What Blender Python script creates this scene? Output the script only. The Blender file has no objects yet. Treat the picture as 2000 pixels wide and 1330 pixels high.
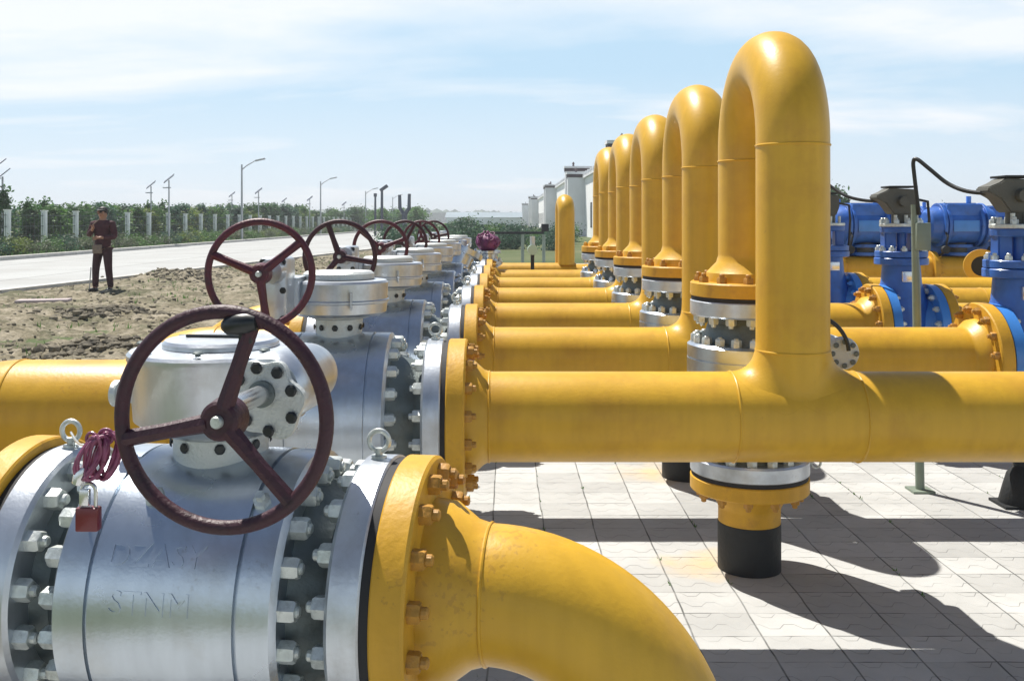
import bpy, bmesh, math, random
from mathutils import Vector, Matrix, noise, Euler
R = math.radians
PI = math.pi
sc = bpy.context.scene
COL = sc.collection

# ------------------------------------------------------------------ camera, world, sun
H = 1.49            # eye height
FPX = 1900.0        # focal length in photo pixels (2000 wide)
VX, VY = 986.0, 432.0
cam_d = bpy.data.cameras.new("camera")
cam_d.sensor_width = 36.0
cam_d.lens = FPX / 2000 * 36
cam_d.shift_x = (1000 - VX) / 2000
cam_d.shift_y = -(665 - VY) / 2000
cam_d.clip_start = 0.05
cam_d.clip_end = 6000
cam = bpy.data.objects.new("camera", cam_d)
cam.location = (0, 0, H)
cam.rotation_euler = (R(90), 0, 0)
COL.objects.link(cam)
sc.camera = cam
sc.view_settings.view_transform = 'Standard'
sc.view_settings.look = 'None'
sc.view_settings.gamma = 1
sc.view_settings.exposure = 0.58

SUN_TRAVEL = Vector((.34, -.45, -1.0))
sun_vec = -SUN_TRAVEL.normalized()
el = math.asin(sun_vec.z)
az = math.atan2(sun_vec.x, sun_vec.y)

world = bpy.data.worlds.new("World")
sc.world = world
world.use_nodes = True
nt = world.node_tree
nt.nodes.clear()
def N(t, kind, **kw):
    n = t.nodes.new(kind)
    for k, v in kw.items():
        setattr(n, k, v)
    return n
out = N(nt, 'ShaderNodeOutputWorld')
bg = N(nt, 'ShaderNodeBackground')
bg.inputs['Strength'].default_value = 0.050
sky = N(nt, 'ShaderNodeTexSky', sky_type='NISHITA')
sky.sun_disc = False
sky.sun_elevation = el
sky.sun_rotation = az
sky.air_density = 1.0
sky.dust_density = 0.6
sky.ozone_density = 2.5
tc = N(nt, 'ShaderNodeTexCoord')
sep = N(nt, 'ShaderNodeSeparateXYZ')
nt.links.new(tc.outputs['Generated'], sep.inputs[0])
addz = N(nt, 'ShaderNodeMath', operation='ADD'); addz.inputs[1].default_value = 0.12
mxz = N(nt, 'ShaderNodeMath', operation='MAXIMUM'); mxz.inputs[1].default_value = 0.02
nt.links.new(sep.outputs[2], addz.inputs[0]); nt.links.new(addz.outputs[0], mxz.inputs[0])
dvx = N(nt, 'ShaderNodeMath', operation='DIVIDE'); dvy = N(nt, 'ShaderNodeMath', operation='DIVIDE')
nt.links.new(sep.outputs[0], dvx.inputs[0]); nt.links.new(mxz.outputs[0], dvx.inputs[1])
nt.links.new(sep.outputs[1], dvy.inputs[0]); nt.links.new(mxz.outputs[0], dvy.inputs[1])
cmb = N(nt, 'ShaderNodeCombineXYZ')
nt.links.new(dvx.outputs[0], cmb.inputs[0]); nt.links.new(dvy.outputs[0], cmb.inputs[1])
mp = N(nt, 'ShaderNodeMapping'); mp.inputs['Scale'].default_value = (0.62, 1.05, 1); mp.inputs['Location'].default_value = (4.4, 12, 0)
mp.inputs['Rotation'].default_value = (0, 0, R(12))
nt.links.new(cmb.outputs[0], mp.inputs[0])
nz = N(nt, 'ShaderNodeTexNoise'); nz.inputs['Scale'].default_value = 0.6; nz.inputs['Detail'].default_value = 9; nz.inputs['Roughness'].default_value = 0.55; nz.inputs['Distortion'].default_value = 0.5
nt.links.new(mp.outputs[0], nz.inputs['Vector'])
cr = N(nt, 'ShaderNodeValToRGB')
cr.color_ramp.elements[0].position = 0.42; cr.color_ramp.elements[0].color = (0, 0, 0, 1)
cr.color_ramp.elements[1].position = 0.59; cr.color_ramp.elements[1].color = (1, 1, 1, 1)
nt.links.new(nz.outputs['Fac'], cr.inputs[0])
cm = N(nt, 'ShaderNodeMath', operation='MULTIPLY'); cm.inputs[1].default_value = 0.85
nt.links.new(cr.outputs[0], cm.inputs[0])
# thin high veil everywhere
hz = N(nt, 'ShaderNodeMapRange'); hz.inputs['From Min'].default_value = 0.0; hz.inputs['From Max'].default_value = 0.15
hz.inputs['To Min'].default_value = 0.62; hz.inputs['To Max'].default_value = 0.0
nt.links.new(sep.outputs[2], hz.inputs['Value'])
hi = N(nt, 'ShaderNodeMapRange'); hi.inputs['From Min'].default_value = 0.24; hi.inputs['From Max'].default_value = 0.42
hi.inputs['To Min'].default_value = 1.0; hi.inputs['To Max'].default_value = 0.06
nt.links.new(sep.outputs[2], hi.inputs['Value'])
cm2 = N(nt, 'ShaderNodeMath', operation='MULTIPLY')
nt.links.new(cm.outputs[0], cm2.inputs[0]); nt.links.new(hi.outputs[0], cm2.inputs[1])
veil = N(nt, 'ShaderNodeMath', operation='MAXIMUM')
nt.links.new(cm2.outputs[0], veil.inputs[0]); nt.links.new(hz.outputs[0], veil.inputs[1])
hazec = N(nt, 'ShaderNodeMix', data_type='RGBA')
hazec.inputs['B'].default_value = (7.9, 11.4, 14.3, 1)
hzr = N(nt, 'ShaderNodeMapRange'); hzr.interpolation_type = 'SMOOTHSTEP'
hzr.inputs['From Min'].default_value = 0.20; hzr.inputs['From Max'].default_value = 0.42
hzr.inputs['To Min'].default_value = 0.82; hzr.inputs['To Max'].default_value = 0.0
nt.links.new(sep.outputs[2], hzr.inputs['Value'])
nt.links.new(hzr.outputs[0], hazec.inputs['Factor'])
nt.links.new(sky.outputs[0], hazec.inputs['A'])
mixc = N(nt, 'ShaderNodeMix', data_type='RGBA')
mixc.inputs['B'].default_value = (13.8, 14.0, 14.4, 1)
nt.links.new(veil.outputs[0], mixc.inputs['Factor'])
nt.links.new(hazec.outputs['Result'], mixc.inputs['A'])
nt.links.new(mixc.outputs['Result'], bg.inputs['Color'])
nt.links.new(bg.outputs[0], out.inputs[0])

sd = bpy.data.lights.new("sun", 'SUN')
sd.energy = 5.0
sd.angle = R(0.5)
sd.color = (1.0, 0.95, 0.87)
sun = bpy.data.objects.new("sun", sd)
sun.rotation_euler = SUN_TRAVEL.to_track_quat('-Z', 'Y').to_euler()
sun.location = (-10, 12, 30)
COL.objects.link(sun)

def P(px, py, Y):
    return Vector(((px - VX) / FPX * Y, Y, H - (py - VY) / FPX * Y))

# ------------------------------------------------------------------ materials
def mat(name, base, rough=.5, metal=0.0, var=.0, vscale=6.0, bump=0.0, bscale=60.0, coat=0.0, dirt=None, dscale=3.0, dlo=.55, dhi=.7, spec=.5, chip=None, streak=0.0):
    m = bpy.data.materials.new(name)
    m.use_nodes = True
    t = m.node_tree
    b = t.nodes['Principled BSDF']
    b.inputs['Roughness'].default_value = rough
    b.inputs['Metallic'].default_value = metal
    b.inputs['Specular IOR Level'].default_value = spec
    if coat: 
        b.inputs['Coat Weight'].default_value = coat
        b.inputs['Coat Roughness'].default_value = .12
    co = N(t, 'ShaderNodeTexCoord')
    col = None
    if var > 0:
        n1 = N(t, 'ShaderNodeTexNoise'); n1.inputs['Scale'].default_value = vscale; n1.inputs['Detail'].default_value = 6
        t.links.new(co.outputs['Object'], n1.inputs['Vector'])
        mr = N(t, 'ShaderNodeMapRange'); mr.inputs['From Min'].default_value = .3; mr.inputs['From Max'].default_value = .7
        mr.inputs['To Min'].default_value = 1 - var; mr.inputs['To Max'].default_value = 1 + var
        t.links.new(n1.outputs['Fac'], mr.inputs['Value'])
        mx = N(t, 'ShaderNodeMix', data_type='RGBA', blend_type='MULTIPLY'); mx.inputs['Factor'].default_value = 1
        mx.inputs['A'].default_value = (*base, 1)
        t.links.new(mr.outputs[0], mx.inputs['B'])
        col = mx.outputs['Result']
        mr2 = N(t, 'ShaderNodeMapRange'); mr2.inputs['To Min'].default_value = max(rough - .08, .03); mr2.inputs['To Max'].default_value = rough + .12
        t.links.new(n1.outputs['Fac'], mr2.inputs['Value'])
        t.links.new(mr2.outputs[0], b.inputs['Roughness'])
    if dirt:
        n2 = N(t, 'ShaderNodeTexNoise'); n2.inputs['Scale'].default_value = dscale; n2.inputs['Detail'].default_value = 10; n2.inputs['Roughness'].default_value = .65
        t.links.new(co.outputs['Object'], n2.inputs['Vector'])
        r2 = N(t, 'ShaderNodeMapRange'); r2.inputs['From Min'].default_value = dlo; r2.inputs['From Max'].default_value = dhi
        t.links.new(n2.outputs['Fac'], r2.inputs['Value'])
        mx2 = N(t, 'ShaderNodeMix', data_type='RGBA')
        if col is not None: t.links.new(col, mx2.inputs['A'])
        else: mx2.inputs['A'].default_value = (*base, 1)
        mx2.inputs['B'].default_value = (*dirt, 1)
        t.links.new(r2.outputs[0], mx2.inputs['Factor'])
        col = mx2.outputs['Result']
    if streak:
        mpg = N(t, 'ShaderNodeMapping'); mpg.inputs['Scale'].default_value = (26, 26, 2.2)
        t.links.new(co.outputs['Object'], mpg.inputs[0])
        n4 = N(t, 'ShaderNodeTexNoise'); n4.inputs['Scale'].default_value = 1; n4.inputs['Detail'].default_value = 5
        t.links.new(mpg.outputs[0], n4.inputs['Vector'])
        r4 = N(t, 'ShaderNodeMapRange'); r4.inputs['From Min'].default_value = .35; r4.inputs['From Max'].default_value = .7
        r4.inputs['To Min'].default_value = 1 + streak*.4; r4.inputs['To Max'].default_value = 1 - streak
        t.links.new(n4.outputs['Fac'], r4.inputs['Value'])
        m4 = N(t, 'ShaderNodeMix', data_type='RGBA', blend_type='MULTIPLY'); m4.inputs['Factor'].default_value = 1
        t.links.new(col, m4.inputs['A']); t.links.new(r4.outputs[0], m4.inputs['B']); col = m4.outputs['Result']
    if chip:
        n5 = N(t, 'ShaderNodeTexNoise'); n5.inputs['Scale'].default_value = 75; n5.inputs['Detail'].default_value = 3
        t.links.new(co.outputs['Object'], n5.inputs['Vector'])
        n6 = N(t, 'ShaderNodeTexNoise'); n6.inputs['Scale'].default_value = 2.6; n6.inputs['Detail'].default_value = 2
        t.links.new(co.outputs['Object'], n6.inputs['Vector'])
        ad = N(t, 'ShaderNodeMath', operation='ADD'); t.links.new(n5.outputs['Fac'], ad.inputs[0]); t.links.new(n6.outputs['Fac'], ad.inputs[1])
        r5 = N(t, 'ShaderNodeMapRange'); r5.inputs['From Min'].default_value = 1.29; r5.inputs['From Max'].default_value = 1.36
        r5.inputs['To Max'].default_value = .26
        t.links.new(ad.outputs[0], r5.inputs['Value'])
        m5 = N(t, 'ShaderNodeMix', data_type='RGBA'); m5.inputs['B'].default_value = (*chip, 1)
        t.links.new(r5.outputs[0], m5.inputs['Factor']); t.links.new(col, m5.inputs['A']); col = m5.outputs['Result']
    if col is not None: t.links.new(col, b.inputs['Base Color'])
    else: b.inputs['Base Color'].default_value = (*base, 1)
    if bump > 0:
        n3 = N(t, 'ShaderNodeTexNoise'); n3.inputs['Scale'].default_value = bscale; n3.inputs['Detail'].default_value = 4
        t.links.new(co.outputs['Object'], n3.inputs['Vector'])
        bp = N(t, 'ShaderNodeBump'); bp.inputs['Strength'].default_value = bump; bp.inputs['Distance'].default_value = .01
        t.links.new(n3.outputs['Fac'], bp.inputs['Height'])
        t.links.new(bp.outputs[0], b.inputs['Normal'])
    return m

M_YEL = mat('yellow_paint', (.62, .358, .030), .38, 0, .07, 3.5, .07, 90, .03, dirt=(.46, .23, .03), dscale=3, dlo=.52, dhi=.85, chip=(.24, .12, .04), streak=.07, spec=.35)
M_YELF = mat('yellow_flange_paint', (.60, .33, .028), .45, 0, .10, 9, .12, 70, 0, dirt=(.32, .16, .04), dscale=9, dlo=.55, dhi=.82, chip=(.16, .08, .035), streak=.09, spec=.35)
M_NUTY = mat('orange_nut_paint', (.46, .23, .03), .5, 0, .3, 30, .2, 120, dirt=(.16, .09, .05), dscale=30, dlo=.5, dhi=.7)
M_SIL = mat('silver_paint', (.54, .60, .67), .27, .92, .05, 3, .04, 120, dirt=(.42, .43, .42), dscale=4, dlo=.5, dhi=.8, chip=(.30, .29, .27), streak=.09)
M_SILF = mat('silver_flange_paint', (.58, .62, .67), .33, .82, .06, 5, .06, 100, dirt=(.38, .39, .38), dscale=7, dlo=.5, dhi=.8, chip=(.24, .22, .2), streak=.10)
M_CAST = mat('grey_cast_paint', (.58, .61, .60), .45, .35, .08, 7, .35, 160, dirt=(.40, .42, .38), dscale=6, dlo=.6, dhi=.8)
M_NUT = mat('zinc_nut', (.62, .66, .64), .38, .55, .22, 25, .15, 90, dirt=(.20, .22, .2), dscale=22, dlo=.5, dhi=.75)
M_NECK = mat('dark_grey_tone', (.16, .19, .19), .5, .4, .2, 8, .2, 80, dirt=(.12, .13, .12), dscale=10, dlo=.5, dhi=.7)  # dark grey for valve necks, small bolts and shaft seals
M_GASK = mat('black_rubber', (.018, .018, .02), .7, 0, .2, 10)
M_WHEEL = mat('maroon_wheel_paint', (.090, .012, .026), .45, 0, .3, 14, .25, 150, 0, dirt=(.03, .014, .02), dscale=14, dlo=.5, dhi=.65)
M_WHEELD = mat('dark_wheel_paint', (.046, .010, .020), .5, 0, .3, 14, .25, 150, 0, dirt=(.024, .010, .016), dscale=14, dlo=.5, dhi=.65)
M_KNOB = mat('black_plastic', (.015, .018, .02), .35, 0, .1, 10)
M_BLACK = mat('black_pipe_coating', (.012, .014, .016), .6, 0, .3, 12, .3, 60)
M_BLUE = mat('blue_paint', (.028, .12, .44), .40, 0, .28, 6, .08, 90, .2, dirt=(.03, .07, .2), dscale=8, dlo=.55, dhi=.75)
M_BLUEL = mat('light_blue_paint', (.05, .22, .62), .33, 0, .1, 6, .05, 90, .3)
M_OLIVE = mat('olive_grey_cast', (.105, .105, .09), .55, .2, .12, 8, .25, 110)
M_POST = mat('grey_green_post', (.22, .27, .22), .5, .2, .15, 6, .15, 80)
M_CABLE = mat('black_cable', (.02, .022, .022), .5)
M_PURP = mat('purple_cord', (.24, .055, .12), .4, 0, .25, 60, .2, 200, .2)
M_LOCK = mat('dark_red_enamel', (.15, .012, .018), .3, 0, .12, 30, .05, 100, .3)
M_STEEL = mat('bright_steel', (.72, .73, .74), .22, .9, .08, 20)
M_SKIN = mat('skin', (.36, .19, .12), .5)
M_JACK = mat('maroon_work_cloth', (.066, .020, .027), .85, 0, .3, 12, .4, 60)
M_TROU = mat('dark_trouser_cloth', (.046, .017, .022), .88, 0, .3, 12, .4, 60)
M_SHOE = mat('black_leather', (.012, .011, .012), .5)
M_HAIR = mat('black_hair', (.01, .009, .01), .6)
M_BAG = mat('tan_canvas', (.22, .17, .13), .8, 0, .2, 20)
M_WALL = mat('white_render_wall', (.86, .86, .86), .8, 0, .05, .4, .05, 6)
M_WALLG = mat('pale_grey_wall', (.74, .75, .77), .8, 0, .08, .6)
M_TRIM = mat('dark_brown_trim', (.05, .03, .035), .7)
M_GLASS = mat('dark_window', (.03, .035, .04), .1, 0, spec=.8)
M_SHED = mat('pale_teal_sheet', (.52, .62, .62), .6, 0, .06, .3)
M_SHEDR = mat('blue_grey_sheet_roof', (.20, .26, .30), .6, 0, .08, .2)
M_LAMP = mat('lamp_grey_metal', (.42, .44, .46), .45, .5, .1, 4)
M_PANEL = mat('dark_solar_panel', (.05, .06, .09), .25, .1)
M_FENCE = mat('white_fence_post', (.84, .87, .83), .7, 0, .1, 3, .1, 20)
M_RAIL = mat('dark_fence_mesh', (.06, .09, .07), .6)
M_CONC = mat('concrete_kerb', (.50, .49, .46), .85, 0, .12, 2, .3, 30, dirt=(.26, .25, .22), dscale=3, dlo=.55, dhi=.75)
M_KERBD = mat('kerb_face_shade', (.10, .10, .10), .85, 0, .2, 2)  # shade of the kerb face as a flat dark colour, unassigned
M_BARK = mat('tree_bark', (.10, .075, .05), .9, 0, .3, 8, .5, 20)
def leaf(name, c, rough=.6):
    m = mat(name, c, rough, 0, .5, 1.3)
    t = m.node_tree
    b = t.nodes['Principled BSDF']
    tr = N(t, 'ShaderNodeBsdfTranslucent'); mxs = N(t, 'ShaderNodeMixShader'); mxs.inputs[0].default_value = .4
    src = b.inputs['Base Color'].links[0].from_socket
    t.links.new(src, tr.inputs['Color'])
    t.links.new(b.outputs[0], mxs.inputs[1]); t.links.new(tr.outputs[0], mxs.inputs[2])
    t.links.new(mxs.outputs[0], t.nodes['Material Output'].inputs['Surface'])
    return m
M_LEAF = [leaf('leaf_dark_green', (.05, .12, .035)), leaf('leaf_mid_green', (.09, .19, .045)), leaf('leaf_blue_green', (.06, .13, .08)), leaf('leaf_yellow_green', (.16, .22, .05)), leaf('leaf_olive', (.13, .16, .09))]

def ground_material():
    m = bpy.data.materials.new('field_soil_and_grass'); m.use_nodes = True
    t = m.node_tree; b = t.nodes['Principled BSDF']; b.inputs['Roughness'].default_value = .95; b.inputs['Specular IOR Level'].default_value = .1
    co = N(t, 'ShaderNodeTexCoord')
    n = N(t, 'ShaderNodeTexNoise'); n.inputs['Scale'].default_value = .06; n.inputs['Detail'].default_value = 10; n.inputs['Roughness'].default_value = .7
    t.links.new(co.outputs['Object'], n.inputs['Vector'])
    r = N(t, 'ShaderNodeValToRGB')
    r.color_ramp.elements[0].position = .38; r.color_ramp.elements[0].color = (.055, .09, .035, 1)
    r.color_ramp.elements[1].position = .66; r.color_ramp.elements[1].color = (.17, .17, .09, 1)
    t.links.new(n.outputs['Fac'], r.inputs[0]); t.links.new(r.outputs[0], b.inputs['Base Color'])
    return m
M_FIELD = ground_material()

def dirt_material():
    m = bpy.data.materials.new('dug_soil'); m.use_nodes = True
    t = m.node_tree; b = t.nodes['Principled BSDF']; b.inputs['Roughness'].default_value = .95; b.inputs['Specular IOR Level'].default_value = .15
    co = N(t, 'ShaderNodeTexCoord')
    n = N(t, 'ShaderNodeTexNoise'); n.inputs['Scale'].default_value = 2.2; n.inputs['Detail'].default_value = 12; n.inputs['Roughness'].default_value = .82
    t.links.new(co.outputs['Object'], n.inputs['Vector'])
    r = N(t, 'ShaderNodeValToRGB'); e = r.color_ramp.elements
    e[0].position = .30; e[0].color = (.07, .07, .062, 1)
    e[1].position = .72; e[1].color = (.42, .385, .32, 1)
    x = e.new(.45); x.color = (.17, .15, .10, 1)
    x = e.new(.56); x.color = (.30, .265, .20, 1)
    t.links.new(n.outputs['Fac'], r.inputs[0])
    n2 = N(t, 'ShaderNodeTexNoise'); n2.inputs['Scale'].default_value = .9; n2.inputs['Detail'].default_value = 10; n2.inputs['Roughness'].default_value = .75
    t.links.new(co.outputs['Object'], n2.inputs['Vector'])
    mr = N(t, 'ShaderNodeMapRange'); mr.inputs['From Min'].default_value = .50; mr.inputs['From Max'].default_value = .60
    t.links.new(n2.outputs['Fac'], mr.inputs['Value'])
    mlt = N(t, 'ShaderNodeMath', operation='MULTIPLY'); mlt.inputs[1].default_value = .8
    t.links.new(mr.outputs[0], mlt.inputs[0])
    mx = N(t, 'ShaderNodeMix', data_type='RGBA'); mx.inputs['B'].default_value = (.085, .09, .05, 1)
    t.links.new(mlt.outputs[0], mx.inputs['Factor']); t.links.new(r.outputs[0], mx.inputs['A'])
    t.links.new(mx.outputs['Result'], b.inputs['Base Color'])
    n3 = N(t, 'ShaderNodeTexNoise'); n3.inputs['Scale'].default_value = 14; n3.inputs['Detail'].default_value = 8
    t.links.new(co.outputs['Object'], n3.inputs['Vector'])
    bp = N(t, 'ShaderNodeBump'); bp.inputs['Strength'].default_value = 1; bp.inputs['Distance'].default_value = .05
    t.links.new(n3.outputs['Fac'], bp.inputs['Height']); t.links.new(bp.outputs[0], b.inputs['Normal'])
    return m
M_DIRT = dirt_material()

def paving_material():
    """pale interlocking blocks: straight joints along Y every .245 m, cross joints every .2 m, a wavy joint in each block"""
    m = bpy.data.materials.new('pale_interlocking_paving'); m.use_nodes = True
    t = m.node_tree; b = t.nodes['Principled BSDF']; b.inputs['Roughness'].default_value = .85
    L = t.links.new
    co = N(t, 'ShaderNodeTexCoord'); sp = N(t, 'ShaderNodeSeparateXYZ'); L(co.outputs['Object'], sp.inputs[0])
    wob = N(t, 'ShaderNodeTexNoise'); wob.inputs['Scale'].default_value = 2.5; wob.inputs['Detail'].default_value = 5
    L(co.outputs['Object'], wob.inputs['Vector'])
    def M2(op, a, bb, clamp=False):
        n = N(t, 'ShaderNodeMath', operation=op); n.use_clamp = clamp
        for i, v in enumerate((a, bb)):
            if v is None: continue
            if isinstance(v, (int, float)): n.inputs[i].default_value = v
            else: L(v, n.inputs[i])
        return n.outputs[0]
    w = M2('MULTIPLY', M2('SUBTRACT', wob.outputs['Fac'], .5), .022)
    X = M2('ADD', M2('ADD', sp.outputs[0], .057), w)
    Y = M2('ADD', sp.outputs[1], w)
    def joint(coord, period, width):
        f = M2('FRACT', M2('DIVIDE', coord, period), None)
        d = M2('MULTIPLY', M2('ABSOLUTE', M2('SUBTRACT', M2('ABSOLUTE', M2('SUBTRACT', f, .5), None), .5), None), period)
        n = N(t, 'ShaderNodeMapRange'); n.inputs['From Min'].default_value = width * .4; n.inputs['From Max'].default_value = width
        n.inputs['To Min'].default_value = 1; n.inputs['To Max'].default_value = 0
        L(d, n.inputs['Value']); return n.outputs[0]
    j1 = joint(X, .245, .0045)
    j2 = joint(Y, .205, .0042)
    # wavy joints: cross coordinate shifted by a trapezoid of X
    tri = M2('PINGPONG', X, .0613)
    tra = M2('MULTIPLY', M2('MINIMUM', M2('MAXIMUM', M2('SUBTRACT', tri, .018), 0.0), .026), 1.5)
    j3 = joint(M2('ADD', M2('ADD', Y, tra), .0), .1025, .0034)
    big = N(t, 'ShaderNodeTexNoise'); big.inputs['Scale'].default_value = 6; big.inputs['Detail'].default_value = 3
    L(co.outputs['Object'], big.inputs['Vector'])
    vis = N(t, 'ShaderNodeMapRange'); vis.inputs['From Min'].default_value = .42; vis.inputs['From Max'].default_value = .58
    vis.inputs['To Min'].default_value = .25; vis.inputs['To Max'].default_value = 1
    L(big.outputs['Fac'], vis.inputs['Value'])
    jm = M2('MAXIMUM', M2('MULTIPLY', j1, M2('ADD', M2('MULTIPLY', vis.outputs[0], .45), .45)), M2('MAXIMUM', M2('MULTIPLY', M2('MULTIPLY', j2, .85), vis.outputs[0]), M2('MULTIPLY', M2('MULTIPLY', j3, .55), vis.outputs[0])), True)
    # per-block tint
    fx = M2('FLOOR', M2('DIVIDE', X, .245), None); fy = M2('FLOOR', M2('DIVIDE', Y, .205), None)
    cb = N(t, 'ShaderNodeCombineXYZ'); L(fx, cb.inputs[0]); L(fy, cb.inputs[1])
    wn = N(t, 'ShaderNodeTexWhiteNoise'); wn.noise_dimensions = '3D'; L(cb.outputs[0], wn.inputs['Vector'])
    tint = N(t, 'ShaderNodeMapRange'); tint.inputs['To Min'].default_value = .82; tint.inputs['To Max'].default_value = 1.04
    L(wn.outputs['Value'], tint.inputs['Value'])
    dn = N(t, 'ShaderNodeTexNoise'); dn.inputs['Scale'].default_value = 1.3; dn.inputs['Detail'].default_value = 10; dn.inputs['Roughness'].default_value = .7
    L(co.outputs['Object'], dn.inputs['Vector'])
    dr = N(t, 'ShaderNodeMapRange'); dr.inputs['From Min'].default_value = .3; dr.inputs['From Max'].default_value = .7; dr.inputs['To Min'].default_value = .74; dr.inputs['To Max'].default_value = 1.05
    L(dn.outputs['Fac'], dr.inputs['Value'])
    base = N(t, 'ShaderNodeMix', data_type='RGBA', blend_type='MULTIPLY'); base.inputs['Factor'].default_value = 1
    base.inputs['A'].default_value = (.48, .485, .475, 1); L(M2('MULTIPLY', tint.outputs[0], dr.outputs[0]), base.inputs['B'])
    col = base.outputs['Result']
    # rusty stains beside two risers (they have a shape of their own)
    for (sx, sy, sr) in ((.86, 4.22, .22), (.86, 5.75, .26)):
        vm = N(t, 'ShaderNodeVectorMath', operation='DISTANCE'); vm.inputs[1].default_value = (sx, sy, 0)
        L(co.outputs['Object'], vm.inputs[0])
        mr = N(t, 'ShaderNodeMapRange'); mr.inputs['From Min'].default_value = 0; mr.inputs['From Max'].default_value = sr
        mr.inputs['To Min'].default_value = .6; mr.inputs['To Max'].default_value = 0
        L(M2('ADD', vm.outputs['Value'], M2('MULTIPLY', M2('SUBTRACT', big.outputs['Fac'], .5), .4)), mr.inputs['Value'])
        mx = N(t, 'ShaderNodeMix', data_type='RGBA'); mx.inputs['B'].default_value = (.62, .42, .16, 1)
        L(mr.outputs[0], mx.inputs['Factor']); L(col, mx.inputs['A']); col = mx.outputs['Result']
    jc = N(t, 'ShaderNodeMix', data_type='RGBA'); jc.inputs['B'].default_value = (.055, .06, .055, 1)
    L(jm, jc.inputs['Factor']); L(col, jc.inputs['A'])
    L(jc.outputs['Result'], b.inputs['Base Color'])
    bp = N(t, 'ShaderNodeBump'); bp.inputs['Strength'].default_value = .6; bp.inputs['Distance'].default_value = .004; bp.invert = True
    L(jm, bp.inputs['Height']); L(bp.outputs[0], b.inputs['Normal'])
    return m
M_PAVE = paving_material()
M_ROAD = mat('pale_concrete_road', (.37, .38, .375), .85, 0, .09, .4, .2, 20, dirt=(.31, .31, .30), dscale=.35, dlo=.45, dhi=.75)
def road_joints(m):
    t = m.node_tree; b = t.nodes['Principled BSDF']; src = b.inputs['Base Color'].links[0].from_socket
    co = N(t, 'ShaderNodeTexCoord'); br = N(t, 'ShaderNodeTexBrick'); br.offset = 0
    br.inputs['Scale'].default_value = 1; br.inputs['Brick Width'].default_value = 4.2; br.inputs['Row Height'].default_value = 5.0; br.inputs['Mortar Size'].default_value = .03
    t.links.new(co.outputs['Object'], br.inputs['Vector'])
    mx = N(t, 'ShaderNodeMix', data_type='RGBA'); mx.inputs['B'].default_value = (.12, .12, .115, 1)
    t.links.new(br.outputs['Fac'], mx.inputs['Factor']); t.links.new(src, mx.inputs['A']); t.links.new(mx.outputs['Result'], b.inputs['Base Color'])
road_joints(M_ROAD)

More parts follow.
